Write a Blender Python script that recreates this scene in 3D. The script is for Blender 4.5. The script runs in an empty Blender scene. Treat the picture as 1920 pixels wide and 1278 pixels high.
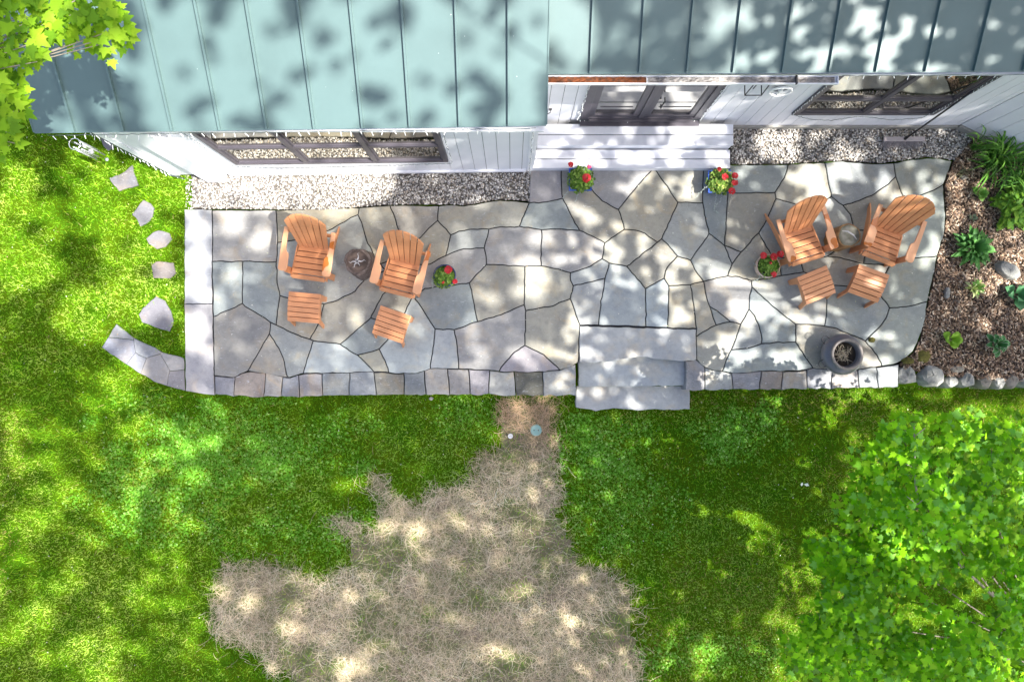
import bpy, math, random
import numpy as np
from mathutils import Vector, Matrix
random.seed(7); RNG = np.random.default_rng(7)
R = math.radians
sc = bpy.context.scene
COL = sc.collection

# ------------------------------------------------------------------ camera
H = 10.24; F = 1331.0; TILT = math.atan(26.0 / F)
cd = bpy.data.cameras.new("camera"); cam = bpy.data.objects.new("camera", cd); COL.objects.link(cam)
cd.sensor_width = 36.0; cd.lens = 36.0 * F / 1920.0; cd.clip_end = 500
cam.location = (0, 0, H); cam.rotation_euler = (TILT, 0, 0)
sc.camera = cam
# ------------------------------------------------------------------ light
SUN = Vector((0.60, -0.24, 1.0)).normalized()
ELEV = math.asin(SUN.z); AZ = math.atan2(SUN.x, SUN.y)
w = bpy.data.worlds.new("World"); sc.world = w; w.use_nodes = True
wn = w.node_tree.nodes; wn.clear()
sky = wn.new('ShaderNodeTexSky'); sky.sky_type = 'NISHITA'; sky.sun_disc = False
sky.sun_elevation = ELEV; sky.sun_rotation = AZ; sky.air_density = 0.8; sky.dust_density = 4.5; sky.ozone_density = 1.0
bg = wn.new('ShaderNodeBackground'); bg.inputs[1].default_value = 0.115
wo = wn.new('ShaderNodeOutputWorld')
w.node_tree.links.new(sky.outputs[0], bg.inputs[0]); w.node_tree.links.new(bg.outputs[0], wo.inputs[0])
sl = bpy.data.lights.new("sun", 'SUN'); so = bpy.data.objects.new("sun", sl); COL.objects.link(so)
sl.energy = 4.8; sl.angle = R(0.47); sl.color = (1.0, 0.955, 0.88)
so.rotation_euler = SUN.to_track_quat('Z', 'Y').to_euler(); so.location = (20, -8, 30)
sc.view_settings.view_transform = 'Standard'; sc.view_settings.look = 'None'
sc.view_settings.exposure = 1.6; sc.view_settings.gamma = 1.0
sc.cycles.use_denoising = True
sc.cycles.max_bounces = 8; sc.cycles.diffuse_bounces = 4; sc.cycles.glossy_bounces = 3
sc.cycles.transmission_bounces = 4; sc.cycles.transparent_max_bounces = 4

# ------------------------------------------------------------------ pixel <-> place
CT, ST = math.cos(TILT), math.sin(TILT)
def at(px, py, z=0.0):
    dx = (px - 960) / F; dy = -(py - 639) / F
    wy = dy * CT + ST; wz = dy * ST - CT
    s = (H - z) / (-wz)
    return (dx * s, wy * s, z)
def proj(P):
    P = np.asarray(P, float); x = P[:, 0]; y = P[:, 1]; z = P[:, 2] - H
    cy = y * CT + z * ST; cz = -y * ST + z * CT
    return 960 + F * x / -cz, 639 - F * cy / -cz
def onwall(px, py, y):            # point of the vertical plane at depth y seen at px, py
    dx = (px - 960) / F; dy = -(py - 639) / F
    wy = dy * CT + ST; wz = dy * ST - CT
    s = y / wy
    return (dx * s, y, H + wz * s)

# ------------------------------------------------------------------ noise / polygons (numpy)
_G = RNG.random((256, 256))
def vnoise(x, y, s=1.0, o=0):
    x = np.asarray(x, float) / s + 37.3 + o * 17.7; y = np.asarray(y, float) / s + 91.1 + o * 5.3
    xi = np.floor(x).astype(int); yi = np.floor(y).astype(int); fx = x - xi; fy = y - yi
    fx = fx * fx * (3 - 2 * fx); fy = fy * fy * (3 - 2 * fy)
    g = lambda a, b: _G[a % 256, b % 256]
    return (g(xi, yi) * (1 - fx) + g(xi + 1, yi) * fx) * (1 - fy) + (g(xi, yi + 1) * (1 - fx) + g(xi + 1, yi + 1) * fx) * fy
def fnoise(x, y, s=1.0, o=0):
    return (vnoise(x, y, s, o) * .55 + vnoise(x, y, s * .45, o + 3) * .3 + vnoise(x, y, s * .2, o + 7) * .15)
def pip(poly, x, y):
    x = np.asarray(x); y = np.asarray(y); ins = np.zeros(x.shape, bool); n = len(poly)
    for i in range(n):
        x0, y0 = poly[i][0], poly[i][1]; x1, y1 = poly[(i + 1) % n][0], poly[(i + 1) % n][1]
        if y0 == y1: continue
        c = ((y0 > y) != (y1 > y)) & (x < (x1 - x0) * (y - y0) / (y1 - y0) + x0)
        ins ^= c
    return ins
def sstep(a, b, v):
    t = np.clip((np.asarray(v, float) - a) / (b - a), 0, 1); return t * t * (3 - 2 * t)
def W(pts, z=0.0): return [at(p[0], p[1], z) for p in pts]

# ------------------------------------------------------------------ materials
def mat(name, col=(.5, .5, .5), rough=.6, noise=0, nscale=8, bump=0, bscale=40, metal=0, attr=False, transl=0,
        col2=None, spec=None, stretch=None, coat=0, seeds=None):
    m = bpy.data.materials.new(name); m.use_nodes = True; nt = m.node_tree; N = nt.nodes; L = nt.links
    b = N['Principled BSDF']; b.inputs['Roughness'].default_value = rough; b.inputs['Metallic'].default_value = metal
    if spec is not None: b.inputs['Specular IOR Level'].default_value = spec
    if coat: b.inputs['Coat Weight'].default_value = coat
    tc = N.new('ShaderNodeTexCoord'); src = tc.outputs['Object']
    if stretch:
        mp = N.new('ShaderNodeMapping'); mp.inputs['Scale'].default_value = stretch; L.new(src, mp.inputs[0]); src = mp.outputs[0]
    def ntex(scale, det=6, ro=.6):
        t = N.new('ShaderNodeTexNoise'); t.inputs['Scale'].default_value = scale; t.inputs['Detail'].default_value = det
        t.inputs['Roughness'].default_value = ro; L.new(src, t.inputs['Vector']); return t
    if attr:
        a = N.new('ShaderNodeAttribute'); a.attribute_name = 'Col'; base = a.outputs['Color']
    else:
        r = N.new('ShaderNodeRGB'); r.outputs[0].default_value = (*col, 1); base = r.outputs[0]
    if noise:
        t = ntex(nscale); rp = N.new('ShaderNodeMapRange'); rp.inputs[1].default_value = .3; rp.inputs[2].default_value = .7
        L.new(t.outputs[0], rp.inputs[0])
        mx = N.new('ShaderNodeMix'); mx.data_type = 'RGBA'; L.new(rp.outputs[0], mx.inputs[0])
        if col2 is not None:
            L.new(base, mx.inputs[6]); mx.inputs[7].default_value = (*col2, 1)
        else:
            ml = N.new('ShaderNodeMix'); ml.data_type = 'RGBA'; ml.blend_type = 'MULTIPLY'; ml.inputs[0].default_value = 1
            L.new(base, ml.inputs[6]); k = 1 - noise; ml.inputs[7].default_value = (k, k, k, 1)
            L.new(ml.outputs[2], mx.inputs[6]); L.new(base, mx.inputs[7])
        base = mx.outputs[2]
    L.new(base, b.inputs['Base Color'])
    if bump:
        t = ntex(bscale, 8, .65); bp = N.new('ShaderNodeBump'); bp.inputs['Strength'].default_value = bump
        bp.inputs['Distance'].default_value = .02; L.new(t.outputs[0], bp.inputs['Height']); L.new(bp.outputs[0], b.inputs['Normal'])
    if transl:
        tr = N.new('ShaderNodeBsdfTranslucent'); L.new(base, tr.inputs[0]); ms = N.new('ShaderNodeMixShader')
        ms.inputs[0].default_value = transl; L.new(b.outputs[0], ms.inputs[1]); L.new(tr.outputs[0], ms.inputs[2])
        L.new(ms.outputs[0], N['Material Output'].inputs[0])
    return m

def stone_mat(name, strength=1.0):
    """bluestone: per-slab colour, cloudy mottling, rusty patches, pale scratches, cleft bump"""
    m = mat(name, attr=True, rough=.62, bump=.22, bscale=9)
    nt = m.node_tree; N = nt.nodes; L = nt.links; b = N['Principled BSDF']
    at_ = [n for n in N if n.type == 'ATTRIBUTE'][0]; tc = [n for n in N if n.type == 'TEX_COORD'][0]
    cur = at_.outputs['Color']
    def layer(scale, lo, hi, colr, fac, mode, det=5, dist=0, st=None):
        nonlocal cur
        t = N.new('ShaderNodeTexNoise'); t.inputs['Scale'].default_value = scale; t.inputs['Detail'].default_value = det
        t.inputs['Distortion'].default_value = dist
        if st:
            mp = N.new('ShaderNodeMapping'); mp.inputs['Scale'].default_value = st; mp.inputs['Rotation'].default_value = (0, 0, .6)
            L.new(tc.outputs['Object'], mp.inputs[0]); L.new(mp.outputs[0], t.inputs[0])
        else: L.new(tc.outputs['Object'], t.inputs[0])
        r = N.new('ShaderNodeMapRange'); r.inputs[1].default_value = lo; r.inputs[2].default_value = hi; r.inputs[4].default_value = fac
        L.new(t.outputs[0], r.inputs[0])
        x = N.new('ShaderNodeMix'); x.data_type = 'RGBA'; x.blend_type = mode; L.new(r.outputs[0], x.inputs[0])
        L.new(cur, x.inputs[6]); x.inputs[7].default_value = (*colr, 1); cur = x.outputs[2]
    layer(1.6, .42, .68, (.72, .74, .80), .9 * strength, 'MULTIPLY', 6, .6)
    layer(3.1, .52, .72, (1.25, 1.08, .86), .7 * strength, 'MULTIPLY', 5, 1.0)
    layer(14, .45, .75, (.62, .62, .64), .45 * strength, 'MULTIPLY', 8, .4)
    layer(60, .55, .8, (.45, .45, .45), .35 * strength, 'MULTIPLY', 3)
    layer(9, .62, .72, (.62, .66, .70), .45 * strength, 'MIX', 6, 2.5, (1, 5, 1))
    L.new(cur, b.inputs['Base Color'])
    return m

M = {}
M['flag'] = stone_mat('bluestone')
M['wallstone'] = stone_mat('wall_stone', 1.5)
M['joint'] = mat('joint_sand', (.016, .017, .02), .95, noise=.5, nscale=60)
M['concrete'] = mat('pale_slab', (.42, .42, .41), .7, noise=.18, nscale=3, bump=.1, bscale=30)
M['white'] = mat('white_paint', (.82, .83, .87), .5, noise=.06, nscale=3)
M['whitestep'] = mat('white_step_paint', (.74, .75, .80), .45, noise=.10, nscale=5, bump=.05, bscale=50)
M['found'] = mat('foundation', (.34, .33, .30), .85, noise=.2, nscale=6)
M['frame'] = mat('bronze_frame', (.08, .072, .088), .38, noise=.15, nscale=10)
M['gap'] = mat('dark_gap', (.03, .03, .04), .9)
def glass_mat(name, col, mixf):
    m = mat(name, col, .04, noise=.35, nscale=1.3, spec=.6)
    nt = m.node_tree; N = nt.nodes; L = nt.links
    g = N.new('ShaderNodeBsdfGlossy'); g.inputs['Roughness'].default_value = .03; g.inputs['Color'].default_value = (.80, .78, .70, 1)
    lw = N.new('ShaderNodeLayerWeight'); lw.inputs[0].default_value = .45
    r = N.new('ShaderNodeMapRange'); r.inputs[3].default_value = mixf * .55; r.inputs[4].default_value = mixf * 1.25
    L.new(lw.outputs['Fresnel'], r.inputs[0])
    s = N.new('ShaderNodeMixShader'); L.new(r.outputs[0], s.inputs[0]); L.new(N['Principled BSDF'].outputs[0], s.inputs[1]); L.new(g.outputs[0], s.inputs[2])
    L.new(s.outputs[0], N['Material Output'].inputs[0]); return m
M['glass'] = glass_mat('window_glass', (.045, .042, .032), .46)
M['doorglass'] = glass_mat('door_glass', (.10, .095, .11), .30)
M['wood'] = mat('orange_poly_lumber', (.72, .315, .14), .42, noise=.10, nscale=6, bump=.04, bscale=70)
def board_var(m, amt=.16):
    nt = m.node_tree; N = nt.nodes; L = nt.links; b = N['Principled BSDF']; src = b.inputs['Base Color'].links[0].from_socket
    g = N.new('ShaderNodeNewGeometry'); r = N.new('ShaderNodeMapRange'); r.inputs[3].default_value = 1 - amt; r.inputs[4].default_value = 1 + amt * .4; L.new(g.outputs['Random Per Island'], r.inputs[0])
    tc = [n for n in N if n.type == 'TEX_COORD'][0]; mp = N.new('ShaderNodeMapping'); mp.inputs['Scale'].default_value = (1.5, 14, 14); L.new(tc.outputs['Object'], mp.inputs[0])
    t = N.new('ShaderNodeTexNoise'); t.inputs['Scale'].default_value = 5; t.inputs['Detail'].default_value = 5; L.new(mp.outputs[0], t.inputs[0])
    r2 = N.new('ShaderNodeMapRange'); r2.inputs[1].default_value = .3; r2.inputs[2].default_value = .7; r2.inputs[3].default_value = .86; r2.inputs[4].default_value = 1.06; L.new(t.outputs[0], r2.inputs[0])
    mu = N.new('ShaderNodeMath'); mu.operation = 'MULTIPLY'; L.new(r.outputs[0], mu.inputs[0]); L.new(r2.outputs[0], mu.inputs[1])
    x = N.new('ShaderNodeVectorMath'); x.operation = 'SCALE'; L.new(src, x.inputs[0]); L.new(mu.outputs[0], x.inputs['Scale']); L.new(x.outputs[0], b.inputs['Base Color'])
board_var(M['wood'])
M['gapshade'] = mat('slat_gap_shade', (.16, .06, .03), .7)  # dark brown standing in for the shade between slats
def wet_wood():
    m = mat('rain_marked_lumber', (.74, .37, .19), .38)
    nt = m.node_tree; N = nt.nodes; L = nt.links; b = N['Principled BSDF']
    tc = [n for n in N if n.type == 'TEX_COORD'][0]; rgb = [n for n in N if n.type == 'RGB'][0]
    inf = N.new('ShaderNodeObjectInfo'); ad = N.new('ShaderNodeVectorMath'); ad.operation = 'ADD'
    ml = N.new('ShaderNodeVectorMath'); ml.operation = 'SCALE'; ml.inputs['Scale'].default_value = 1.0
    L.new(inf.outputs['Location'], ml.inputs[0]); L.new(tc.outputs['Object'], ad.inputs[0]); L.new(ml.outputs[0], ad.inputs[1])
    t = N.new('ShaderNodeTexNoise'); t.inputs['Scale'].default_value = 4.2; t.inputs['Detail'].default_value = 1; L.new(ad.outputs[0], t.inputs[0])
    r = N.new('ShaderNodeMapRange'); r.inputs[1].default_value = .60; r.inputs[2].default_value = .615; L.new(t.outputs[0], r.inputs[0])
    x = N.new('ShaderNodeMix'); x.data_type = 'RGBA'; L.new(r.outputs[0], x.inputs[0]); L.new(rgb.outputs[0], x.inputs[6]); x.inputs[7].default_value = (.52, .155, .03, 1)
    L.new(x.outputs[2], b.inputs['Base Color'])
    r2 = N.new('ShaderNodeMapRange'); r2.inputs[3].default_value = .4; r2.inputs[4].default_value = .12; L.new(r.outputs[0], r2.inputs[0]); L.new(r2.outputs[0], b.inputs['Roughness'])
    return m
M['wetwood'] = wet_wood()
def roof_mat():
    m = mat('teal_metal_roof', (.098, .158, .158), .42, noise=.16, nscale=1.5, spec=.5)
    nt = m.node_tree; N = nt.nodes; L = nt.links; b = N['Principled BSDF']; tc = [n for n in N if n.type == 'TEX_COORD'][0]
    old = b.inputs['Base Color'].links[0].from_socket
    v = N.new('ShaderNodeTexVoronoi'); v.inputs['Scale'].default_value = 9; L.new(tc.outputs['Object'], v.inputs[0])
    r = N.new('ShaderNodeMapRange'); r.inputs[1].default_value = .05; r.inputs[2].default_value = .035; L.new(v.outputs['Distance'], r.inputs[0])
    n2 = N.new('ShaderNodeTexNoise'); n2.inputs['Scale'].default_value = 2.3; L.new(tc.outputs['Object'], n2.inputs[0])
    r3 = N.new('ShaderNodeMapRange'); r3.inputs[1].default_value = .56; r3.inputs[2].default_value = .6; L.new(n2.outputs[0], r3.inputs[0])
    mu = N.new('ShaderNodeMath'); mu.operation = 'MULTIPLY'; L.new(r.outputs[0], mu.inputs[0]); L.new(r3.outputs[0], mu.inputs[1])
    x = N.new('ShaderNodeMix'); x.data_type = 'RGBA'; L.new(mu.outputs[0], x.inputs[0]); L.new(old, x.inputs[6]); x.inputs[7].default_value = (.55, .6, .58, 1)
    L.new(x.outputs[2], b.inputs['Base Color']); return m
M['roof'] = roof_mat()
M['lawn'] = mat('lawn_soil', (.03, .09, .001), .95, noise=1, nscale=2.2, col2=(.06, .10, .002), spec=.05, bump=.5, bscale=60)
M['grass'] = mat('grass_blades', attr=True, rough=.7, transl=.35, spec=.02)
M['clover'] = mat('clover_leaves', attr=True, rough=.6, transl=.2, spec=.08)
M['straw'] = mat('dry_straw', attr=True, rough=.7, spec=.08)
M['pebble'] = mat('pebbles', attr=True, rough=.6, noise=.2, nscale=80)
M['gravelbase'] = mat('gravel_fines', (.20, .18, .155), .9, noise=.6, nscale=60, bump=.6, bscale=90)
M['mulchbase'] = mat('mulch_soil', (.055, .035, .022), .95, noise=.6, nscale=30, bump=.6, bscale=60)
M['chip'] = mat('bark_chips', attr=True, rough=.8, noise=.25, nscale=40)
M['leaf'] = mat('maple_leaves', attr=True, rough=.5, transl=.45, spec=.14)
M['canopy'] = mat('canopy_leaves', (.07, .15, .03), rough=.5, transl=.3, noise=.3, nscale=3)
M['plant'] = mat('bed_leaves', attr=True, rough=.45, transl=.3, spec=.2)
M['bark'] = mat('tree_bark', (.20, .17, .14), .9, noise=.5, nscale=12, bump=.6, bscale=30)
M['palebark'] = mat('pale_twig', (.36, .31, .26), .8, noise=.3, nscale=20)
M['boulder'] = mat('boulder', (.42, .42, .39), .85, noise=.65, nscale=6, bump=1.0, bscale=14)
M['boulder2'] = mat('tan_boulder', (.34, .31, .26), .85, noise=.65, nscale=6, bump=1.0, bscale=14)
M['moss'] = mat('moss', (.13, .12, .02), .95, noise=.6, nscale=30, bump=.8, bscale=80)
M['blue'] = mat('cobalt_glaze', (.03, .09, .38), .25, coat=.5)
M['navy'] = mat('navy_glaze', (.02, .035, .10), .22, coat=.5)
M['terra'] = mat('whitewashed_terracotta', (.42, .26, .17), .75, noise=1, nscale=7, col2=(.55, .50, .44))
M['soil'] = mat('potting_soil', (.03, .022, .016), .95, noise=.5, nscale=50, bump=.6, bscale=90)
M['petal'] = mat('red_petals', (.62, .012, .02), .5, noise=.3, nscale=40)
M['pinkpetal'] = mat('magenta_petals', (.40, .02, .10), .5, noise=.3, nscale=40)
M['silver'] = mat('silver_foliage', (.36, .42, .38), .7)
M['urn'] = mat('grey_glazed_urn', (.17, .165, .18), .30, noise=.4, nscale=6, coat=.3, bump=.05, bscale=20)
M['rim'] = mat('urn_rim', (.30, .26, .23), .4, noise=.4, nscale=15)
M['black'] = mat('black_iron', (.015, .015, .018), .4)
M['steel'] = mat('chime_aluminium', (.72, .73, .75), .25, metal=.8)
M['wire'] = mat('green_wire', (.06, .08, .08), .6)
M['bulb'] = mat('clear_bulb', (.85, .87, .86), .2)
M['bristle'] = mat('broom_bristles', (.30, .28, .30), .8, noise=.6, nscale=120, stretch=(6, .3, 1))
M['lid'] = mat('pale_green_lid', (.25, .42, .38), .5, noise=.1, nscale=20)
M['pvc'] = mat('white_pvc', (.85, .85, .84), .4)
M['gutter'] = mat('weathered_gutter', (.42, .40, .38), .8, noise=1, nscale=16, col2=(.07, .06, .055), bump=.4, bscale=60, stretch=(1, 3, 1))
M['rust'] = mat('leaf_litter', (.22, .06, .015), .9, noise=1, nscale=22, col2=(.04, .02, .012), bump=.6, bscale=90)
M['log_top'] = None

# ------------------------------------------------------------------ mesh helpers
def new_obj(name, me, parent=None, m=None):
    o = bpy.data.objects.new(name, me); COL.objects.link(o)
    if m is not None: me.materials.append(m)
    if parent is not None: o.parent = parent
    return o
def tag(o, label=None, cat=None, group=None, kind=None):
    if label: o['label'] = label
    if cat: o['category'] = cat
    if group: o['group'] = group
    if kind: o['kind'] = kind
    return o
def empty(name, loc, rz=0, label=None, cat=None, group=None):
    o = bpy.data.objects.new(name, None); COL.objects.link(o); o.location = loc; o.rotation_euler = (0, 0, rz)
    return tag(o, label, cat, group)
class MB:
    def __init__(s): s.v = []; s.f = []; s.c = []
    def add(s, vs, fs, col=None):
        b = len(s.v); s.v += [tuple(v) for v in vs]; s.f += [tuple(i + b for i in f) for f in fs]
        s.c += [col or (1, 1, 1)] * len(vs)
    def box(s, lo, hi, col=None, mtx=None):
        x0, y0, z0 = lo; x1, y1, z1 = hi
        vs = [(x0, y0, z0), (x1, y0, z0), (x1, y1, z0), (x0, y1, z0), (x0, y0, z1), (x1, y0, z1), (x1, y1, z1), (x0, y1, z1)]
        if mtx is not None: vs = [mtx @ Vector(v) for v in vs]
        s.add(vs, [(3, 2, 1, 0), (4, 5, 6, 7), (0, 1, 5, 4), (1, 2, 6, 5), (2, 3, 7, 6), (3, 0, 4, 7)], col)
    def prism(s, pts, axis_lo, axis_hi, mtx=None, col=None):
        """pts 2D outline (x,y) extruded z lo..hi, optional matrix"""
        n = len(pts); vs = [(p[0], p[1], axis_lo) for p in pts] + [(p[0], p[1], axis_hi) for p in pts]
        if mtx is not None: vs = [mtx @ Vector(v) for v in vs]
        fs = [tuple(range(n - 1, -1, -1)), tuple(range(n, 2 * n))] + [(i, (i + 1) % n, n + (i + 1) % n, n + i) for i in range(n)]
        s.add(vs, fs, col)
    def tube(s, pts, r, n=6, col=None, caps=True):
        pts = [Vector(p) for p in pts]; rs = r if isinstance(r, (list, tuple)) else [r] * len(pts)
        base = len(s.v); prev = None
        for i, p in enumerate(pts):
            d = (pts[min(i + 1, len(pts) - 1)] - pts[max(i - 1, 0)])
            if d.length < 1e-9: d = Vector((0, 0, 1))
            d.normalize()
            a = prev if prev is not None else (Vector((0, 0, 1)) if abs(d.z) < .9 else Vector((1, 0, 0)))
            u = (a - d * a.dot(d)).normalized(); prev = u; w_ = d.cross(u)
            for k in range(n):
                t = 2 * math.pi * k / n; q = p + (u * math.cos(t) + w_ * math.sin(t)) * rs[i]
                s.v.append(tuple(q)); s.c.append(col or (1, 1, 1))
        for i in range(len(pts) - 1):
            for k in range(n):
                a = base + i * n + k; b = base + i * n + (k + 1) % n
                s.f.append((a, b, b + n, a + n))
        if caps:
            s.f.append(tuple(base + k for k in range(n - 1, -1, -1)))
            s.f.append(tuple(base + (len(pts) - 1) * n + k for k in range(n)))
    def lathe(s, prof, n=28, cx=0, cy=0, jit=0, col=None, caps=True):
        base = len(s.v)
        for (r, z) in prof:
            for k in range(n):
                t = 2 * math.pi * k / n; rr = r * (1 + (jit * (random.random() - .5) if jit else 0))
                s.v.append((cx + rr * math.cos(t), cy + rr * math.sin(t), z)); s.c.append(col or (1, 1, 1))
        for i in range(len(prof) - 1):
            for k in range(n):
                a = base + i * n + k; b = base + i * n + (k + 1) % n; s.f.append((a, b, b + n, a + n))
        if caps:
            s.f.append(tuple(base + k for k in range(n - 1, -1, -1)))
            s.f.append(tuple(base + (len(prof) - 1) * n + k for k in range(n)))
    def ribbon(s, pts, ws, col=None, up=None, fold=0):
        base = len(s.v); pts = [Vector(p) for p in pts]; n = len(pts)
        for i, p in enumerate(pts):
            d = pts[min(i + 1, n - 1)] - pts[max(i - 1, 0)]; d.normalize()
            u = Vector(up) if up else Vector((0, 0, 1))
            side = d.cross(u)
            if side.length < 1e-4: side = Vector((1, 0, 0))
            side.normalize(); nn = side.cross(d)
            for k, t in enumerate((-1, 0, 1)):
                q = p + side * ws[i] * t + nn * (fold * ws[i] if t else 0)
                s.v.append(tuple(q)); s.c.append(col if col else (1, 1, 1))
        for i in range(n - 1):
            a = base + i * 3; s.f.append((a, a + 1, a + 4, a + 3)); s.f.append((a + 1, a + 2, a + 5, a + 4))
    def build(s, name, m, parent=None, smooth=False, bevel=0, attr=False):
        me = bpy.data.meshes.new(name); me.from_pydata(s.v, [], s.f); me.update()
        if attr:
            a = me.color_attributes.new('Col', 'FLOAT_COLOR', 'POINT')
            a.data.foreach_set('color', np.c_[np.array(s.c, float), np.ones(len(s.c))].ravel())
        if smooth: me.polygons.foreach_set('use_smooth', [True] * len(me.polygons))
        o = new_obj(name, me, parent, m)
        if bevel:
            md = o.modifiers.new('bevel', 'BEVEL'); md.width = bevel; md.segments = 2; md.limit_method = 'ANGLE'; md.angle_limit = R(40)
        return o

def rots(yaw, pitch, roll):
    n = len(yaw); cy, sy, cp, sp, cr, sr = np.cos(yaw), np.sin(yaw), np.cos(pitch), np.sin(pitch), np.cos(roll), np.sin(roll)
    Z = np.zeros((n, 3, 3)); X = Z.copy(); Y = Z.copy()
    Z[:, 0, 0] = cy; Z[:, 0, 1] = -sy; Z[:, 1, 0] = sy; Z[:, 1, 1] = cy; Z[:, 2, 2] = 1
    X[:, 0, 0] = 1; X[:, 1, 1] = cp; X[:, 1, 2] = -sp; X[:, 2, 1] = sp; X[:, 2, 2] = cp
    Y[:, 0, 0] = cr; Y[:, 0, 2] = sr; Y[:, 1, 1] = 1; Y[:, 2, 0] = -sr; Y[:, 2, 2] = cr
    return Z @ X @ Y
def scatter(name, tv, tf, Rm, S, P, C, m, parent=None, smooth=False):
    """N copies of template verts tv / faces tf merged into one mesh"""
    tv = np.asarray(tv, float); N = len(P); K = len(tv)
    S = np.asarray(S, float)
    if S.ndim == 1: S = np.repeat(S[:, None], 3, 1)
    V = np.einsum('nij,nkj->nki', Rm, tv[None] * S[:, None, :]) + np.asarray(P)[:, None, :]
    sizes = np.array([len(f) for f in tf]); flat = np.concatenate([np.array(f) for f in tf])
    loops = (flat[None] + (np.arange(N) * K)[:, None]).ravel()
    tot = np.tile(sizes, N); start = np.concatenate([[0], np.cumsum(tot)[:-1]])
    me = bpy.data.meshes.new(name); me.vertices.add(N * K); me.vertices.foreach_set('co', V.ravel().astype(np.float32))
    me.loops.add(len(loops)); me.loops.foreach_set('vertex_index', loops.astype(np.int32))
    me.polygons.add(len(tot)); me.polygons.foreach_set('loop_start', start.astype(np.int32))
    try: me.polygons.foreach_set('loop_total', tot.astype(np.int32))
    except Exception: pass
    if smooth: me.polygons.foreach_set('use_smooth', np.ones(len(tot), bool))
    me.update(calc_edges=True); me.validate()
    if C is not None:
        a = me.color_attributes.new('Col', 'FLOAT_COLOR', 'POINT')
        C = np.clip(np.asarray(C), 0, 1)
        cc = np.repeat(np.c_[C, np.ones(N)], K, 0); a.data.foreach_set('color', cc.ravel().astype(np.float32))
    return new_obj(name, me, parent, m)
def U(a, b, n): return RNG.uniform(a, b, n)
def pal(cols, n, wts=None, jit=.12):
    cols = np.array(cols, float); i = RNG.choice(len(cols), n, p=None if wts is None else np.array(wts) / sum(wts))
    return cols[i] * (1 + U(-jit, jit, n))[:, None]

# ------------------------------------------------------------------ flagstone network (photo-traced joints)
ND = dict(a0=(398,394),a1=(517,394),a2=(673,389),a3=(731,385),a4=(822,386),n1=(671,402),n2=(518,491),n3=(520.5,454),
n4=(397.5,489.5),n5=(454.5,490),n6=(454,569.5),n7=(399.5,594),n8=(524.5,554.5),n9=(517.5,609),n10=(507,604),n11=(505,626),
n12=(464,695),n13=(540,707.5),n14=(581,636),n15=(607.5,570),n16=(587.5,639),n17=(637.5,645),n18=(567.5,700),n19=(695,596),
n20=(687,450.5),n21=(713,495),n22=(835,479.5),n23=(722,507),n25=(711,654.5),n27=(745,530),n28=(775,555),n29=(745,612),
n30=(816,617),n31=(881,530),n32=(670,666),n33=(729,697.5),n34=(701,697.5),n35=(807,691),n36=(851,617.5),n37=(860,691),
n38=(895.5,602),n39=(982.5,571),n41=(984,499),n42=(986,582.5),n43=(984,647),n44=(1069,560),n45=(935,696),n46=(1050,694),
n47=(1084,679),n48=(1087.5,609),n49=(820,412.5),n50=(757,462),n51=(760,486),n52=(845.5,440),n53=(917.5,429),n54=(908,464),
n55=(912.5,495.5),n56=(974,425),n57=(993,379.5),b0=(993,318),n58=(1054,371),b1=(1052,318),n59=(1015.5,430),n60=(1014,499),
n61=(1069.5,511),n62=(1086,432),n63=(1134.5,454.5),n64=(1129,485.5),n65=(1160,392.5),b2=(1095,318),n66=(1170,430),b3=(1222,318),
b4=(1229,318),n67=(1271,379.5),n68=(1241,447),n69=(1232.5,454),n70=(1175,499.5),n71=(1142.5,493),n72=(1134,522),n73=(1075,536),
n74=(1122.5,609.5),n75=(1211,540.5),n76=(1211,612),n77=(1244.5,521),n78=(1254,536),n79=(1252.5,614),n80=(1271,480),
n81=(1295,487.5),n82=(1319,527.5),n83=(1295,533),n84=(1306,616),n85=(1330,437.5),n86=(1317.5,380),b5=(1319,318),n87=(1359,460),
n88=(1372.5,494),n89=(1365,362),b6=(1368,309),n90=(1453,361),n91=(1390,472),n92=(1422.5,436),n93=(1454.5,373),n94=(1364,517.5),
n95=(1409,526),n96=(1446,477),n97=(1465.5,516),n98=(1506,510),n99=(1552,481),n100=(1501,491),n102=(1559,369),b7=(1479,309),
b8=(1547.5,304),n104=(1581,385),n105=(1680,331),b9=(1675.5,306),n108=(1700,385),b10=(1769,346),n109=(1602,431),n110=(1655,432),
n111=(1619,494),n112=(1668,497),b11=(1757,480),n113=(1647,545),n114=(1667,577.5),b12=(1739,565),n115=(1622.5,639),n116=(1553,533),
n117=(1546,611),n119=(1405,580),n120=(1409.5,538),n121=(1492.5,607.5),n122=(1492,640.5),n123=(1525,690),n124=(1428,644.5),
n125=(1388,608),n126=(1342.5,608),n127=(1306,630),n128=(1370,604),n129=(1330.5,574),n130=(1371,656),n131=(1354,696),
n132=(1306,674),n133=(1654,686),n134=(1682,681),n135=(401,704),n136=(437,707),c0=(1785,301))
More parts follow.
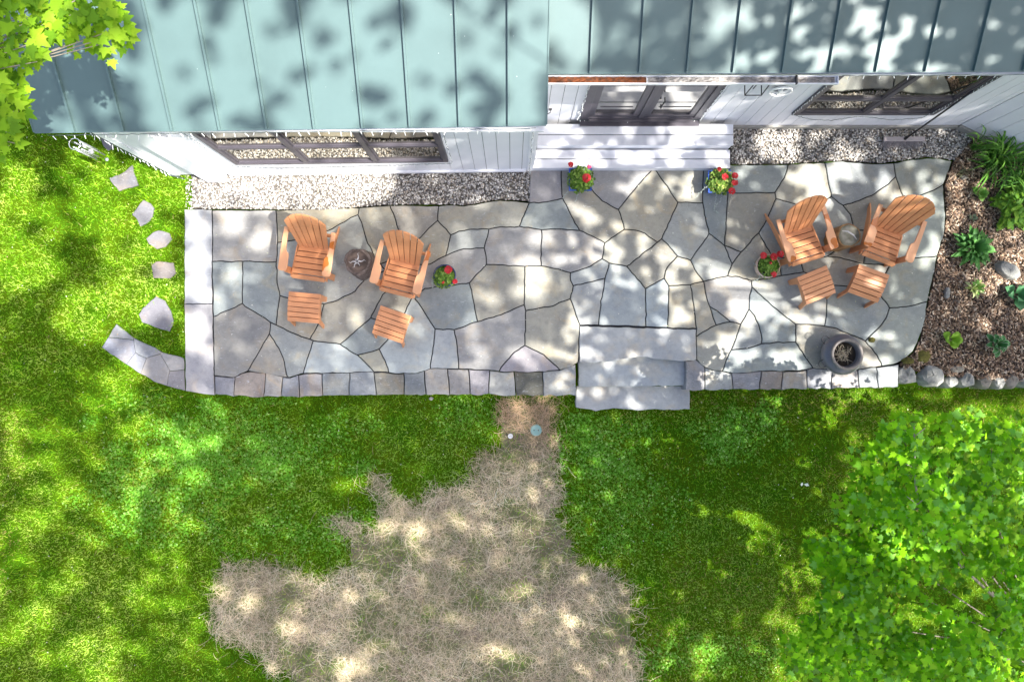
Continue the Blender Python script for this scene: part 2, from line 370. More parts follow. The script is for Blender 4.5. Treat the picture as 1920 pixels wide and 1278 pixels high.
MID = {('a1','n3'):[(519,420)],('n3','n1'):[(555,450),(590,441),(622,429),(645,416)],('n2','n8'):[(520,530)],('n8','n9'):[(519,590)],
('n11','n13'):[(522,652),(531,670),(537,702)],('n9','n14'):[(552,626)],('n14','n15'):[(597,607)],('n16','n18'):[(575,675)],
('n15','n23'):[(640,559),(665,545),(685,522)],('n1','n20'):[(680,425)],('n20','n21'):[(703,482)],('n21','n51'):[(730,488)],
('n51','n22'):[(785,496),(807,494)],('n19','n27'):[(717,552)],('n28','n29'):[(767,567),(760,585)],('n29','n25'):[(730,632)],
('n28','n31'):[(796,541),(850,534)],('n28','n30'):[(790,577)],('n17','n32'):[(655,657)],('n25','n33'):[(722,675)],('n32','n34'):[(688,683)],
('n33','n35'):[(742,700),(780,700),(797,695)],('n30','n35'):[(811,660),(807,685)],('n36','n37'):[(857,650),(859,680)],
('n31','n38'):[(888,565)],('n36','n38'):[(875,610)],('n38','n39'):[(940,590)],('n42','n44'):[(1035,573)],('n43','n45'):[(965,660),(950,675)],
('n43','n46'):[(1020,665)],('n45','n46'):[(990,698)],('n46','n47'):[(1065,690)],('n44','n48'):[(1078,583),(1083,600)],
('a3','n50'):[(749,435)],('n49','n50'):[(782,450)],('n52','n53'):[(860,434),(880,430)],('n22','n54'):[(850,472),(870,467)],
('n54','n55'):[(911,485)],('n55','n31'):[(895,513)],('n53','n56'):[(940,425)],('n56','n57'):[(982,403)],
('a4','n57'):[(845,384),(870,386),(900,381),(930,376),(960,376)],('n57','n58'):[(1010,380),(1025,379),(1045,374)],
('n60','n61'):[(1040,503)],('n59','n62'):[(1050,429)],('n64','n61'):[(1100,502)],('b2','n65'):[(1107,353),(1130,377)],
('n65','n66'):[(1166,410)],('n65','b3'):[(1185,360)],('n66','n69'):[(1190,431),(1210,438)],('n61','n73'):[(1070,525)],
('n72','n74'):[(1127,565)],('n77','n80'):[(1248,508),(1256,494)],('n81','n82'):[(1303,505)],('n83','n84'):[(1301,575)],
('n86','n85'):[(1324,415)],('n92','n93'):[(1437,415)],('n82','n94'):[(1345,520)],('n94','n95'):[(1385,519)],('n96','n97'):[(1462,497)],
('n95','n97'):[(1430,524)],('n93','n102'):[(1489,382),(1520,388),(1546,376)],('n90','b7'):[(1470,335)],('b8','n102'):[(1552,330)],
('n104','n105'):[(1605,378),(1635,366),(1660,350)],('n104','n109'):[(1595,402)],('n109','n99'):[(1580,458),(1569,469)],
('n110','n111'):[(1640,450),(1621,484)],('n99','n111'):[(1575,483),(1600,489)],('n108','b10'):[(1719,368),(1750,357)],
('n112','b11'):[(1714,484)],('n112','n113'):[(1657,520)],('n113','n114'):[(1655,560),(1665,570)],('n114','b12'):[(1700,575)],
('n114','n115'):[(1665,590),(1652,610)],('n98','n116'):[(1530,520)],('n116','n113'):[(1585,536),(1615,539)],('n116','n117'):[(1551,552),(1550,590)],
('n120','n119'):[(1405,560)],('n120','n121'):[(1450,574),(1475,595)],('n121','n117'):[(1520,608)],('n117','n115'):[(1570,616),(1590,625)],
('n122','n123'):[(1509,666)],('n119','n124'):[(1414,592),(1422,608),(1427,625)],('n124','n122'):[(1460,642)],('n125','n128'):[(1380,605)],
('n126','n128'):[(1355,605)],('n126','n127'):[(1325,619)],('n129','n128'):[(1350,587)],('n82','n129'):[(1325,555)],('n125','n130'):[(1380,635)],
('n130','n124'):[(1400,653)],('n130','n131'):[(1362,675)],('n132','n131'):[(1314,683),(1325,690),(1340,695)],('n115','n133'):[(1645,665)],
('n131','n123'):[(1375,700),(1400,699),(1432,695),(1460,696),(1490,695)],('n123','n133'):[(1560,693),(1610,692)],
('b7','b8'):[(1510,306)],('b8','b9'):[(1580,302),(1620,306),(1650,307)],('b9','c0'):[(1710,299),(1740,296),(1765,297)],
('c0','b10'):[(1779,320)],('b10','b11'):[(1771,380),(1773,410),(1770,440),(1763,462)],('b11','b12'):[(1752,510)],
('b12','n134'):[(1735,600),(1724,635),(1712,658),(1697,672)],('n113','n112'):[]}
FL = """a0 a1 n3 n2 n5 n4|a1 a2 n1 n3|a2 a3 n50 n51 n21 n20 n1|a3 a4 n49 n50|n3 n1 n20 n21 n23 n15 n8 n2|n4 n5 n6 n7|n5 n2 n8 n9 n10 n6|
n7 n6 n10 n11 n12 n136 n135|n11 n13 n12|n10 n9 n14 n16 n18 n13 n11|n8 n15 n14 n9|n15 n23 n27 n19 n17 n16 n14|n16 n17 n32 n34 n18|
n17 n19 n29 n25 n32|n32 n25 n33 n34|n19 n27 n28 n29|n21 n51 n22 n54 n55 n31 n28 n27 n23|n29 n28 n30 n35 n33 n25|n50 n49 n52 n22 n51|
n49 a4 n57 n56 n53 n52|n52 n53 n54 n22|n28 n31 n38 n36 n30|n30 n36 n37 n35|n31 n55 n41 n39 n38|n36 n38 n39 n42 n43 n45 n37|n43 n46 n45|
n43 n42 n44 n48 n47 n46|n39 n41 n60 n61 n73 n44 n42|n53 n56 n59 n60 n41 n55 n54|n57 b0 b1 n58|n57 n58 n62 n59 n56|n58 b1 b2 n65 n66 n63 n62|
n59 n62 n63 n64 n61 n60|b2 b3 n65|n65 b3 b4 n67 n68 n69 n66|n63 n66 n69 n70 n71 n64|n61 n64 n71 n72 n73|n73 n72 n74 n48 n44|
n71 n70 n75 n76 n74 n72|n70 n69 n68 n80 n77 n75|n75 n77 n78 n79 n76|n78 n83 n84 n79|n77 n80 n81 n82 n83 n78|b4 b5 n86 n67|n67 n86 n85 n81 n80 n68|
n86 b5 b6 n89 n87 n85|b6 b7 n90 n89|n89 n90 n93 n92 n91 n87|n87 n91 n88|n85 n87 n88 n94 n82 n81|n88 n91 n92 n96 n97 n95 n94|
n90 b7 b8 n102 n93|n92 n93 n102 n104 n109 n99 n100 n96|n96 n100 n98 n97|n102 b8 b9 n105 n104|n104 n105 n108 n110 n109|n105 b9 c0 b10 n108|
n108 b10 b11 n112 n111 n110|n109 n110 n111 n99|n100 n99 n111 n112 n113 n116 n98|n95 n97 n98 n116 n117 n121 n120|n116 n113 n114 n115 n117|
n112 b11 b12 n114 n113|n114 b12 n134 n133 n115|n82 n94 n95 n120 n119 n125 n128 n129|n129 n128 n126|n82 n129 n126 n127 n84 n83|
n127 n126 n128 n125 n130 n131 n132|n125 n119 n124 n130|n120 n121 n122 n124 n119|n130 n124 n122 n123 n131|n122 n121 n117 n115 n133 n123"""
def edge_pts(a, b):
    m = MID.get((a, b)); 
    if m is None: m = MID.get((b, a)); m = m[::-1] if m else []
    return [ND[a]] + list(m)
def wob(p):
    x, y = p; a = .55
    return (x + (float(vnoise(x, y, 9, 1)) - .5) * 2.0 + (float(vnoise(x, y, 3, 11)) - .5) * .9, y + (float(vnoise(x, y, 9, 5)) - .5) * 2.0 + (float(vnoise(x, y, 3, 13)) - .5) * .9)
def dense(poly, step=7):
    out = []
    for i in range(len(poly)):
        a = poly[i]; b = poly[(i + 1) % len(poly)]; d = math.dist(a, b); n = max(1, int(d / step))
        rev = (a > b)
        for k in range(n):
            t = k / n; out.append((a[0] + (b[0] - a[0]) * t, a[1] + (b[1] - a[1]) * t))
    return [wob(p) for p in out]
def inset(poly, d):
    """miter inset of a world-space loop; positive shrinks"""
    n = len(poly); A = sum(poly[i][0] * poly[(i + 1) % n][1] - poly[(i + 1) % n][0] * poly[i][1] for i in range(n))
    sg = 1 if A > 0 else -1; out = []
    for i in range(n):
        p0 = Vector(poly[i - 1][:2]); p1 = Vector(poly[i][:2]); p2 = Vector(poly[(i + 1) % n][:2])
        e1 = (p1 - p0); e2 = (p2 - p1)
        if e1.length < 1e-6 or e2.length < 1e-6: out.append(tuple(p1)); continue
        e1.normalize(); e2.normalize()
        n1 = Vector((-e1.y, e1.x)) * sg; n2 = Vector((-e2.y, e2.x)) * sg; b = (n1 + n2)
        if b.length < 1e-4: b = n1
        b.normalize(); k = d / max(.45, b.dot(n1)); q = p1 + b * k; out.append((q.x, q.y))
    return out, sg
def slab(mb, wpts, z, th, gap=.008, ch=.008, col=(1, 1, 1)):
    o, sg = inset(wpts, gap); i_, _ = inset(wpts, gap + ch)
    if sg < 0: o = o[::-1]; i_ = i_[::-1]
    n = len(o)
    vs = [(x, y, z - th) for x, y in o] + [(x, y, z - ch * .8) for x, y in o] + [(x, y, z) for x, y in i_]
    fs = [tuple(range(2 * n, 3 * n))]
    for k in range(n):
        j = (k + 1) % n; fs += [(k, j, n + j, n + k), (n + k, n + j, 2 * n + j, 2 * n + k)]
    mb.add(vs, fs, col)
PALS = [(.225, .237, .238), (.20, .222, .23), (.25, .245, .222), (.232, .228, .232), (.188, .21, .22), (.25, .24, .212), (.22, .212, .19), (.24, .25, .25)]
mb = MB(); k = 0
PALE = {12: (.33, .36, .37), 17: (.31, .34, .35), 22: (.30, .32, .335), 14: (.26, .255, .22), 8: (.22, .212, .20), 7: (.20, .195, .19), 3: (.21, .20, .19),
        41: (.25, .24, .21), 25: (.24, .225, .25), 36: (.26, .275, .285), 38: (.255, .28, .30), 37: (.26, .27, .28), 40: (.26, .295, .325), 28: (.24, .235, .24),
        62: (.19, .21, .195), 63: (.20, .22, .215), 56: (.20, .215, .21), 57: (.21, .235, .23), 1: (.21, .195, .16), 54: (.21, .225, .24), 33: (.20, .20, .215), 29: (.20, .195, .215)}
for k, line in enumerate(FL.replace('\n', '').split('|')):
    ks = line.split(); loop = []
    for i in range(len(ks)): loop += edge_pts(ks[i], ks[(i + 1) % len(ks)])
    wl = [at(x, y, 0)[:2] for x, y in dense(loop)]
    c = PALE.get(k, PALS[(k * 5 + 3) % 8]); dz = (random.random() - .5) * .004
    slab(mb, wl, dz, .05, gap=.0075, ch=.006, col=(c[0] * 1.42, c[1] * 1.41, c[2] * 1.30))
for pl in ([(346,393),(397,393),(397,568),(346,570)], ):
    slab(mb, [at(x, y, 0)[:2] for x, y in dense(pl)], 0, .05, .002, .004, col=(.40, .41, .42))
slab(mb, [at(x, y, 0)[:2] for x, y in dense([(346,571),(397.5,569),(401,740),(374,737),(348,732)])], 0, .05, .002, .004, col=(.37, .36, .36))
slab(mb, [at(x, y, 0)[:2] for x, y in dense([(1087,611),(1306,617),(1306,675),(1285,677),(1230,674),(1215,670),(1195,669),(1160,675),(1140,679),(1086,680)])], .0, .13, .005, .006, col=(.44, .45, .435))
pat = mb.build('patio', M['flag'], attr=True); tag(pat, kind='structure')
OUT_PX = [(346,392),(520,393),(600,396),(673,388),(731,384),(822,385),(870,386),(930,376),(993,378),(993,316),(1369,316),(1369,309),(1450,309),(1510,306),(1580,302),
          (1650,307),(1740,296),(1786,301),(1779,320),(1769,346),(1773,410),(1757,480),(1739,565),(1724,635),(1712,660),(1682,682),(1600,693),(1500,696),(1354,698),(1308,676),
          (1300,664),(1087,664),(1050,696),(860,693),(729,700),(560,702),(464,697),(437,708),(401,706),(400,738),(346,731)]
jb = MB(); wl = [at(x, y, 0)[:2] for x, y in OUT_PX]; ins, sg = inset(wl, .012)
jb.prism(ins[::-1] if sg < 0 else ins, -.10, -.012)
js = jb.build('patio_base', M['joint']); tag(js, kind='structure')

# retaining wall along the front edge
def lerp_line(pts, x):
    for (x0, y0), (x1, y1) in zip(pts, pts[1:]):
        if x <= x1: t = (x - x0) / (x1 - x0); return y0 + (y1 - y0) * t
    return pts[-1][1]
TL = [(401,706),(437,709),(464,698),(510,703),(540,711),(560,705),(567,702),(701,700),(729,700),(742,702),(780,702),(797,697),(807,693),(860,694),(935,699),(990,700),(1050,697),(1082,684)]
BLn = [(401,739),(470,743),(560,743),(700,740),(917,739),(966,741),(1018,741),(1082,740)]
TR = [(1285,679),(1306,677),(1325,693),(1354,699),(1375,703),(1432,698),(1490,698),(1525,693),(1610,695),(1654,689),(1686,684)]
BR = [(1284,731),(1373,730),(1466,729),(1560,728),(1610,726),(1686,725)]
wmb = MB(); base = MB()
WP = [(.25,.25,.28),(.29,.28,.29),(.22,.24,.25),(.40,.40,.38),(.30,.26,.235),(.27,.29,.30),(.34,.33,.32),(.27,.27,.29),(.37,.35,.33),(.28,.30,.32),(.27,.26,.26),(.33,.34,.34),(.24,.25,.28),(.22,.215,.19),(.27,.26,.29)]
def wallstones(xs, T, B, off):
    jt = [random.uniform(-2.2, 2.2) if 0 < i < len(xs) - 1 else 0 for i in range(len(xs))]
    for i in range(len(xs) - 1):
        x0, x1 = xs[i], xs[i + 1]; q0, q1 = jt[i], jt[i + 1]; tg = random.choice((0, 0, .4, 1.4)); top = [(x, lerp_line(T, x) + tg - 2.6) for x in np.linspace(x0 + .5 + q0, x1 - .5 + q1, 5)]
        bot = [(x, lerp_line(B, x) + random.uniform(-1.2, 1.8)) for x in np.linspace(x1 - .5 - q1, x0 + .5 - q0, 6)]
        pl = [at(x, y, -.005)[:2] for x, y in dense(top + bot, 9)]
        slab(wmb, pl, -.006 + random.uniform(-.006, .004), .5, .003, .007, col=(.14, .135, .10) if (off == 0 and i == 13) else tuple(v * 1.12 * k_ for v, k_ in zip(WP[(i * 4 + off) % 15], (1.02, 1, .92))))
wallstones([402,439,496,528,560,604,655,703,757,797,841,880,917,966,1018,1080], TL, BLn, 0)
wallstones([1286,1322,1373,1426,1466,1513,1560,1610,1645,1685], TR, BR, 7)
rw = wmb.build('retaining_wall', M['wallstone'], attr=True)
tag(rw, 'low dry laid stone wall capped with squared grey blocks along the front edge of the patio', 'wall')
# three stone steps down to the lawn
def step(pts, z, th, col, label):
    m_ = MB(); slab(m_, [at(x, y, z)[:2] for x, y in dense(pts, 8)], z, th, 0, .008, col=col)
    o = m_.build('stone_step', M['flag'], attr=True); tag(o, label, 'step', 'stone steps from patio to lawn')
step([(1084,662),(1283,662),(1284,722),(1187,724),(1085,724)], -.15, .15, (.43, .455, .45), 'bluish stone step between the paler patio slab and the lowest step')
step([(1080,716),(1293,714),(1293,766),(1262,768),(1230,767),(1196,769),(1150,765),(1118,770),(1080,763)], -.30, .15, (.44, .445, .43), 'lowest grey stone step with a chipped front edge beside the grass')

# ------------------------------------------------------------------ ground
def lawn_z(x, y):
    x = np.asarray(x, float); y = np.asarray(y, float)
    t = (-y - .45 + np.clip(x + 4.72, 0, 3) * .8) / 1.6
    z = -.02 - .41 * sstep(0, 1, t)
    under = (x > -4.62) & (y > -.50)
    z = np.where(under, -.25, z)
    z = np.where((x > 5.55) & (y > -.40), -.06, z)
    return z + (fnoise(x, y, 1.2, 2) - .5) * .03
gx = np.r_[[-150, -60, -25, -14], np.arange(-10, -4.8, .25), [-4.72, -4.66, -4.60], np.arange(-4.5, 10.1, .25), [14, 25, 60, 150]]
gy = np.r_[[-150, -60, -25, -12], np.arange(-8, -.7, .25), [-.62, -.56, -.50, -.45], np.arange(-.25, 8.1, .25), [14, 25, 60, 150]]
GX, GY = np.meshgrid(gx, gy); GZ = lawn_z(GX, GY); nx, ny = len(gx), len(gy)
gv = np.c_[GX.ravel(), GY.ravel(), GZ.ravel()]
gm = MB(); gm.add(gv.tolist(), [(j * nx + i, j * nx + i + 1, (j + 1) * nx + i + 1, (j + 1) * nx + i) for j in range(ny - 1) for i in range(nx - 1)])
g = gm.build('ground', M['lawn'], smooth=True); tag(g, kind='structure')

def bed(name, px, m, z, th=.06):
    b_ = MB(); pl = [at(x, y, z)[:2] for x, y in px]
    A = sum(pl[i][0] * pl[(i + 1) % len(pl)][1] - pl[(i + 1) % len(pl)][0] * pl[i][1] for i in range(len(pl)))
    b_.prism(pl if A > 0 else pl[::-1], z - th, z); o = b_.build(name, m); tag(o, kind='structure'); return o
GRAV_L = [(348,330),(420,322),(640,318),(993,314),(993,377),(960,374),(930,374),(900,379),(870,384),(845,382),(731,383),(673,387),(600,394),(520,392),(440,391),(348,391)]
GRAV_R = [(1371,233),(1800,232),(1822,262),(1805,285),(1790,300),(1740,294),(1650,305),(1580,300),(1510,304),(1450,307),(1371,307)]
MULCH = [(1800,236),(1830,240),(1990,330),(1990,716),(1845,712),(1700,694),(1686,683),(1713,661),(1726,635),(1741,565),(1759,480),(1775,410),(1771,346),(1781,320),(1789,301),(1805,284),(1822,262)]
gb1 = bed('gravel_ground', GRAV_L, M['gravelbase'], -.045); gb2 = bed('gravel_ground', GRAV_R, M['gravelbase'], -.045)
mbd = bed('mulch_ground', MULCH, M['mulchbase'], -.03, .3)

def sample_poly(poly, dens):
    xs = [p[0] for p in poly]; ys = [p[1] for p in poly]; x0, x1, y0, y1 = min(xs), max(xs), min(ys), max(ys)
    n = int((x1 - x0) * (y1 - y0) * dens); x = U(x0, x1, n); y = U(y0, y1, n); k = pip(poly, x, y); return x[k], y[k]
# icosahedron pebble
ph = (1 + 5 ** .5) / 2
ICO = np.array([(-1, ph, 0), (1, ph, 0), (-1, -ph, 0), (1, -ph, 0), (0, -1, ph), (0, 1, ph), (0, -1, -ph), (0, 1, -ph), (ph, 0, -1), (ph, 0, 1), (-ph, 0, -1), (-ph, 0, 1)]) / 1.9
ICOF = [(0, 11, 5), (0, 5, 1), (0, 1, 7), (0, 7, 10), (0, 10, 11), (1, 5, 9), (5, 11, 4), (11, 10, 2), (10, 7, 6), (7, 1, 8), (3, 9, 4), (3, 4, 2), (3, 2, 6), (3, 6, 8), (3, 8, 9), (4, 9, 5), (2, 4, 11), (6, 2, 10), (8, 6, 7), (9, 8, 1)]
def pebbles(px, dens, label):
    x, y = sample_poly([at(a, b, -.02)[:2] for a, b in px], dens); n = len(x)
    P = np.c_[x, y, -.036 + U(0, .014, n)]
    S = np.c_[U(.010, .021, n), U(.008, .016, n), U(.006, .012, n)]
    C = pal([(.64, .61, .56), (.78, .76, .72), (.44, .41, .37), (.30, .28, .26), (.18, .165, .155), (.54, .46, .37), (.36, .355, .36)], n, [3, 3, 3, 2.5, 2, 1.5, 2], .18)
    o = scatter('gravel', ICO, ICOF, rots(U(0, 6.3, n), U(-.5, .5, n), U(-.5, .5, n)), S, P, C, M['pebble'], smooth=True)
    tag(o, label, 'gravel', kind='stuff')
pebbles(GRAV_L, 2700, 'white and grey pebbles filling the strip below the three bay window')
pebbles(GRAV_R, 2700, 'grey and white pebbles filling the strip under the two bay window behind the broom')
# bark mulch
x, y = sample_poly([at(a, b, -.03)[:2] for a, b in MULCH], 2600); n = len(x)
CH = [(-1, -1, 0), (1, -1, 0), (1, 1, 0), (-1, 1, 0), (-.8, -.8, 1), (.9, -.7, 1), (.7, .8, 1), (-.9, .9, 1)]
CHF = [(4, 5, 6, 7), (0, 1, 5, 4), (1, 2, 6, 5), (2, 3, 7, 6), (3, 0, 4, 7)]
C = pal([(.19, .115, .07), (.32, .22, .145), (.07, .045, .03), (.46, .34, .24), (.15, .11, .09), (.62, .51, .39)], n, [4, 3, 3, 2, 2, 1.3])
C = C * (.75 + .7 * fnoise(x, y, .5, 11))[:, None]
mo = scatter('mulch', CH, CHF, rots(U(0, 6.3, n), U(-.45, .45, n), U(-.45, .45, n)), np.c_[U(.008, .032, n), U(.004, .011, n), U(.003, .008, n)], np.c_[x, y, -.03 + U(0, .02, n)], C, M['chip'])
tag(mo, 'shredded brown bark mulch covering the planting bed beside the patio', 'mulch', kind='stuff')

# stepping stones and path slabs on the left lawn
SS = [([(186,254),(207,259),(212,276),(202,282),(194,273)], 'dark stepping stone half hidden in shade under the roof corner'),
      ([(204,334),(223,328),(238,318),(248,309),(252,328),(259,348),(238,353),(223,358),(212,346)], 'arrowhead shaped grey stepping stone nearest the house corner'),
      ([(248,403),(258,389),(268,375),(282,381),(288,390),(285,406),(276,418),(263,425),(257,412)], 'diamond shaped stepping stone below the arrowhead shaped one'),
      ([(274,448),(286,436),(298,431),(317,436),(321,449),(309,463),(293,467),(280,458)], 'small oval stepping stone in the middle of the row on the left lawn'),
      ([(285,497),(293,490),(325,493),(329,513),(320,522),(288,521)], 'small squarish stepping stone with brown stain just above the largest one'),
      ([(260,589),(268,578),(277,569),(293,556),(309,564),(321,585),(325,606),(317,621),(302,617),(288,612),(266,604)], 'largest rounded triangular stepping stone next to the curved path')]
stone_polys = []
for i, (pl, lb) in enumerate(SS):
    m_ = MB(); wp = [at(a, b, 0)[:2] for a, b in dense(pl, 6)]; stone_polys.append(wp)
    slab(m_, wp, .004, .06, 0, .006, col=[(.16, .15, .16), (.19, .185, .19), (.18, .178, .19), (.17, .165, .175), (.18, .16, .15), (.185, .18, .195)][i])
    o = m_.build('stepping_stone', M['flag'], attr=True); tag(o, lb, 'stepping stone', 'stepping stones in the left lawn')
Z5 = lambda L: [(160 + a / 3.76, 420 + b / 3.76) for a, b in L]
PS = [[(160,795),(215,700),(340,800),(340,815)], [(115,870),(160,795),(340,815),(350,905),(290,990)], [(340,815),(342,800),(540,900),(530,912),(430,945),(350,905)],
      [(290,990),(350,905),(430,945),(390,1055)], [(390,1055),(430,945),(530,912),(595,1035),(570,1140),(480,1105)], [(530,912),(540,900),(695,945),(697,1025),(595,1035)], [(595,1035),(697,1025),(700,1172),(570,1140)]]
m_ = MB()
for i, pl in enumerate(PS):
    slab(m_, [at(a, b, 0)[:2] for a, b in dense(Z5(pl), 7)], .0, .10, .003, .005, col=[(.24,.25,.26),(.20,.21,.24),(.27,.28,.29),(.23,.24,.26),(.29,.28,.27),(.30,.29,.28),(.25,.235,.235)][i])
tag(m_.build('path', M['flag'], attr=True), kind='structure')
PATHW = [at(a, b, 0)[:2] for a, b in Z5([(215,700),(340,800),(540,900),(695,945),(700,1172),(560,1140),(390,1055),(290,990),(115,870),(160,795)])]

# ------------------------------------------------------------------ straw patch
STRAW = [(935,748),(1045,742),(1040,800),(1050,860),(1058,960),(1095,1050),(1150,1065),(1190,1095),(1200,1200),(1205,1330),(560,1330),(540,1278),(500,1255),(495,1225),(400,1195),(398,1130),
         (415,1045),(440,1058),(500,1050),(560,1062),(600,1085),(650,1055),(650,1015),(615,965),(650,970),(690,985),(718,945),(690,925),(688,885),(722,885),(735,930),(790,945),(800,920),(880,905),(890,850),(928,830),(930,790)]
SW = [at(a, b, -.42)[:2] for a, b in STRAW]
sx, sy = sample_poly([(p[0] * 1.0, p[1]) for p in SW], 2100)
jj = np.where(RNG.random(len(sx)) < .25, .11, .03); sx = sx + RNG.normal(0, 1, len(sx)) * jj; sy = sy + RNG.normal(0, 1, len(sy)) * jj
dn = fnoise(sx, sy, .55, 21); keep = RNG.random(len(sx)) < np.clip(.30 + (dn - .34) * 3.2, .14, 1); sx, sy, dn = sx[keep], sy[keep], dn[keep]; n = len(sx)
ST_V = [(0, -1, 0), (1, -1, 0), (0, -.35, .5), (1, -.35, .5), (.0, .35, .6), (1, .35, .6), (0, 1, .1), (1, 1, .1)]
ST_V = [(a - .5 + (.9 if abs(b) < .5 else 0) * 4 * 1.0, b, c) for a, b, c in ST_V]
ST_F = [(0, 1, 3, 2), (2, 3, 5, 4), (4, 5, 7, 6)]
tone = fnoise(sx, sy, .9, 31)
C = pal([(.76, .62, .43), (.66, .52, .35), (.86, .76, .57), (.42, .32, .22), (.60, .54, .30)], n, [3, 3, 2, 2, 2])
C = C * (.55 + .9 * tone)[:, None]; neck = sstep(-1.9, -.9, sy)[:, None]; C = C * (1 - neck * np.array([.18, .32, .38]))
st = scatter('straw', ST_V, ST_F, rots(U(0, 6.3, n), U(-.12, .12, n), U(-.3, .3, n)), np.c_[U(.0008, .0036, n) * RNG.choice([-1, 1], n), U(.035, .12, n), U(.005, .03, n)], np.c_[sx, sy, lawn_z(sx, sy) + .012 + U(0, .035, n)], C, M['straw'])
tag(st, 'dry pale straw spread in a rough patch over reseeded lawn', 'straw', kind='stuff')
bx = MB(); 
def inset_px(poly): return poly
nn_ = len(SW); cx_ = np.array(SW)
m_ = mat('straw_soil', (.17, .13, .09), .95, noise=1, nscale=3.5, col2=(.10, .14, .03), bump=.7, bscale=50)
sp = []
for a, b in dense(STRAW, 14):
    q = at(a + random.uniform(-3, 3), b + random.uniform(-3, 3), -.42); sp.append(q[:2])
si, sg = inset(sp, .06)
# drape on a fine grid clipped by the outline
gxs = np.arange(-4.8, 2.3, .08); gys = np.arange(-5.4, -.55, .08); A_, B_ = np.meshgrid(gxs, gys)
inm = pip(si, A_, B_); zz = lawn_z(A_, B_) + .006; idx = -np.ones(A_.shape, int); vs = []; fs = []
for j in range(A_.shape[0] - 1):
    for i in range(A_.shape[1] - 1):
        if inm[j, i] and inm[j, i + 1] and inm[j + 1, i] and inm[j + 1, i + 1]:
            q = []
            for (jj, ii) in ((j, i), (j, i + 1), (j + 1, i + 1), (j + 1, i)):
                if idx[jj, ii] < 0: idx[jj, ii] = len(vs); vs.append((A_[jj, ii], B_[jj, ii], zz[jj, ii]))
                q.append(idx[jj, ii])
            fs.append(tuple(q))
b_ = MB(); b_.add(vs, fs); tag(b_.build('bare_ground', m_, smooth=True), kind='structure')

# ------------------------------------------------------------------ grass
PATW = [at(a, b, 0)[:2] for a, b in OUT_PX]
WALLZONE = [at(a, b, -.1)[:2] for a, b in [(346,700),(400,700),(1084,690),(1290,690),(1690,690),(2050,700),(2050,727),(1690,724),(1293,730),(1293,768),(1080,768),(1080,741),(470,744),(400,740),(346,732)]]
ML = [at(a, b, 0)[:2] for a, b in MULCH]
HOUSE = [(-4.88, 2.60), (.3, 2.6), (.3, 3.2), (9, 3.2), (9, 20), (-4.88, 20)]
n = 420000
x = U(-8.6, 8.6, n); y = U(-6.0, 6.0, n)
ex = pip(PATW, x, y) | pip(WALLZONE, x, y) | pip(ML, x, y) | pip(PATHW, x, y) | pip(HOUSE, x, y) | ((x > -4.72) & (y > -.45))
for s_ in stone_polys:
    c = np.mean(s_, 0); ex |= pip([tuple(c + (np.array(p) - c) * .93) for p in s_], x, y)
ins = pip(SW, x, y); ex |= ins & (RNG.random(n) > np.clip((.52 - fnoise(x, y, .55, 21)) * 2.0, .03, .6))
x, y, ins = x[~ex], y[~ex], ins[~ex]
# nearer things under the visible frame only
z = lawn_z(x, y); n = len(x)
t1 = fnoise(x, y, 1.3, 41); t2 = fnoise(x, y, .35, 43); t3 = fnoise(x, y, 2.6, 47)
dark = np.array((.055, .20, .010)); mid = np.array((.165, .41, .018)); lite = np.array((.41, .62, .12)); dead = np.array((.42, .35, .12)); blu = np.array((.05, .15, .03))
t4 = vnoise(x, y, .045, 5)
tt = np.clip(t1 * 1.0 + (t2 - .5) * .8 + (t4 - .5) * .75 + U(-.3, .3, n), 0, 1)[:, None]
C = np.where(tt < .5, dark + (mid - dark) * tt * 2, mid + (lite - mid) * (tt - .5) * 2)
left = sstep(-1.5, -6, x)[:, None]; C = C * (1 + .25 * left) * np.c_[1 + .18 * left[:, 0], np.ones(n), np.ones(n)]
nearwall = np.exp(-((y + .75) / .22) ** 2) * (x > 1.6) * (fnoise(x, y, .4, 61))
dd = RNG.random(n) < np.clip(.008 + nearwall * .9 + sstep(.62, .78, t3) * .35 + ins * .35, 0, .75); C[dd] = dead * U(.6, 1.2, dd.sum())[:, None]
GV = [(-1, 0, 0), (1, 0, 0), (-.8, .35, .55), (.8, .35, .55), (0, 1, .8)]; GF = [(0, 1, 3, 2), (2, 3, 4)]
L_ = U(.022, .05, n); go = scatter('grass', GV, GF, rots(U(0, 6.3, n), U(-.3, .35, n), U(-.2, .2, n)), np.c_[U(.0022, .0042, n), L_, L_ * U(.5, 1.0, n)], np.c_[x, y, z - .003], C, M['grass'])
tag(go, 'short green lawn grass around the patio and straw', 'grass', kind='stuff')
k_ = RNG.choice(len(x), 16000, replace=False); n = len(k_); L_ = U(.05, .10, n)
co_ = pal([(.30, .52, .02), (.20, .42, .01), (.45, .60, .06), (.50, .45, .16)], n, [3, 3, 2, .5])
go2 = scatter('tall_grass', GV, GF, rots(U(0, 6.3, n), U(-.1, .5, n), U(-.3, .3, n)), np.c_[U(.0025, .0045, n), L_, L_ * U(.3, .7, n)], np.c_[x[k_], y[k_], z[k_]], co_, M['grass'])
tag(go2, 'scattered longer loose grass blades sticking out of the lawn', 'grass', kind='stuff')
n = 1500; lx, ly = U(-7.6, 7.4, n), U(-4.8, 3.4, n)
lz = np.where(pip(PATW, lx, ly), .004, np.where(pip(ML, lx, ly), .0, lawn_z(lx, ly) + .03)); kk = ~pip(HOUSE, lx, ly) & ~pip(WALLZONE, lx, ly); lx, ly, lz = lx[kk], ly[kk], lz[kk]; n = len(lx)
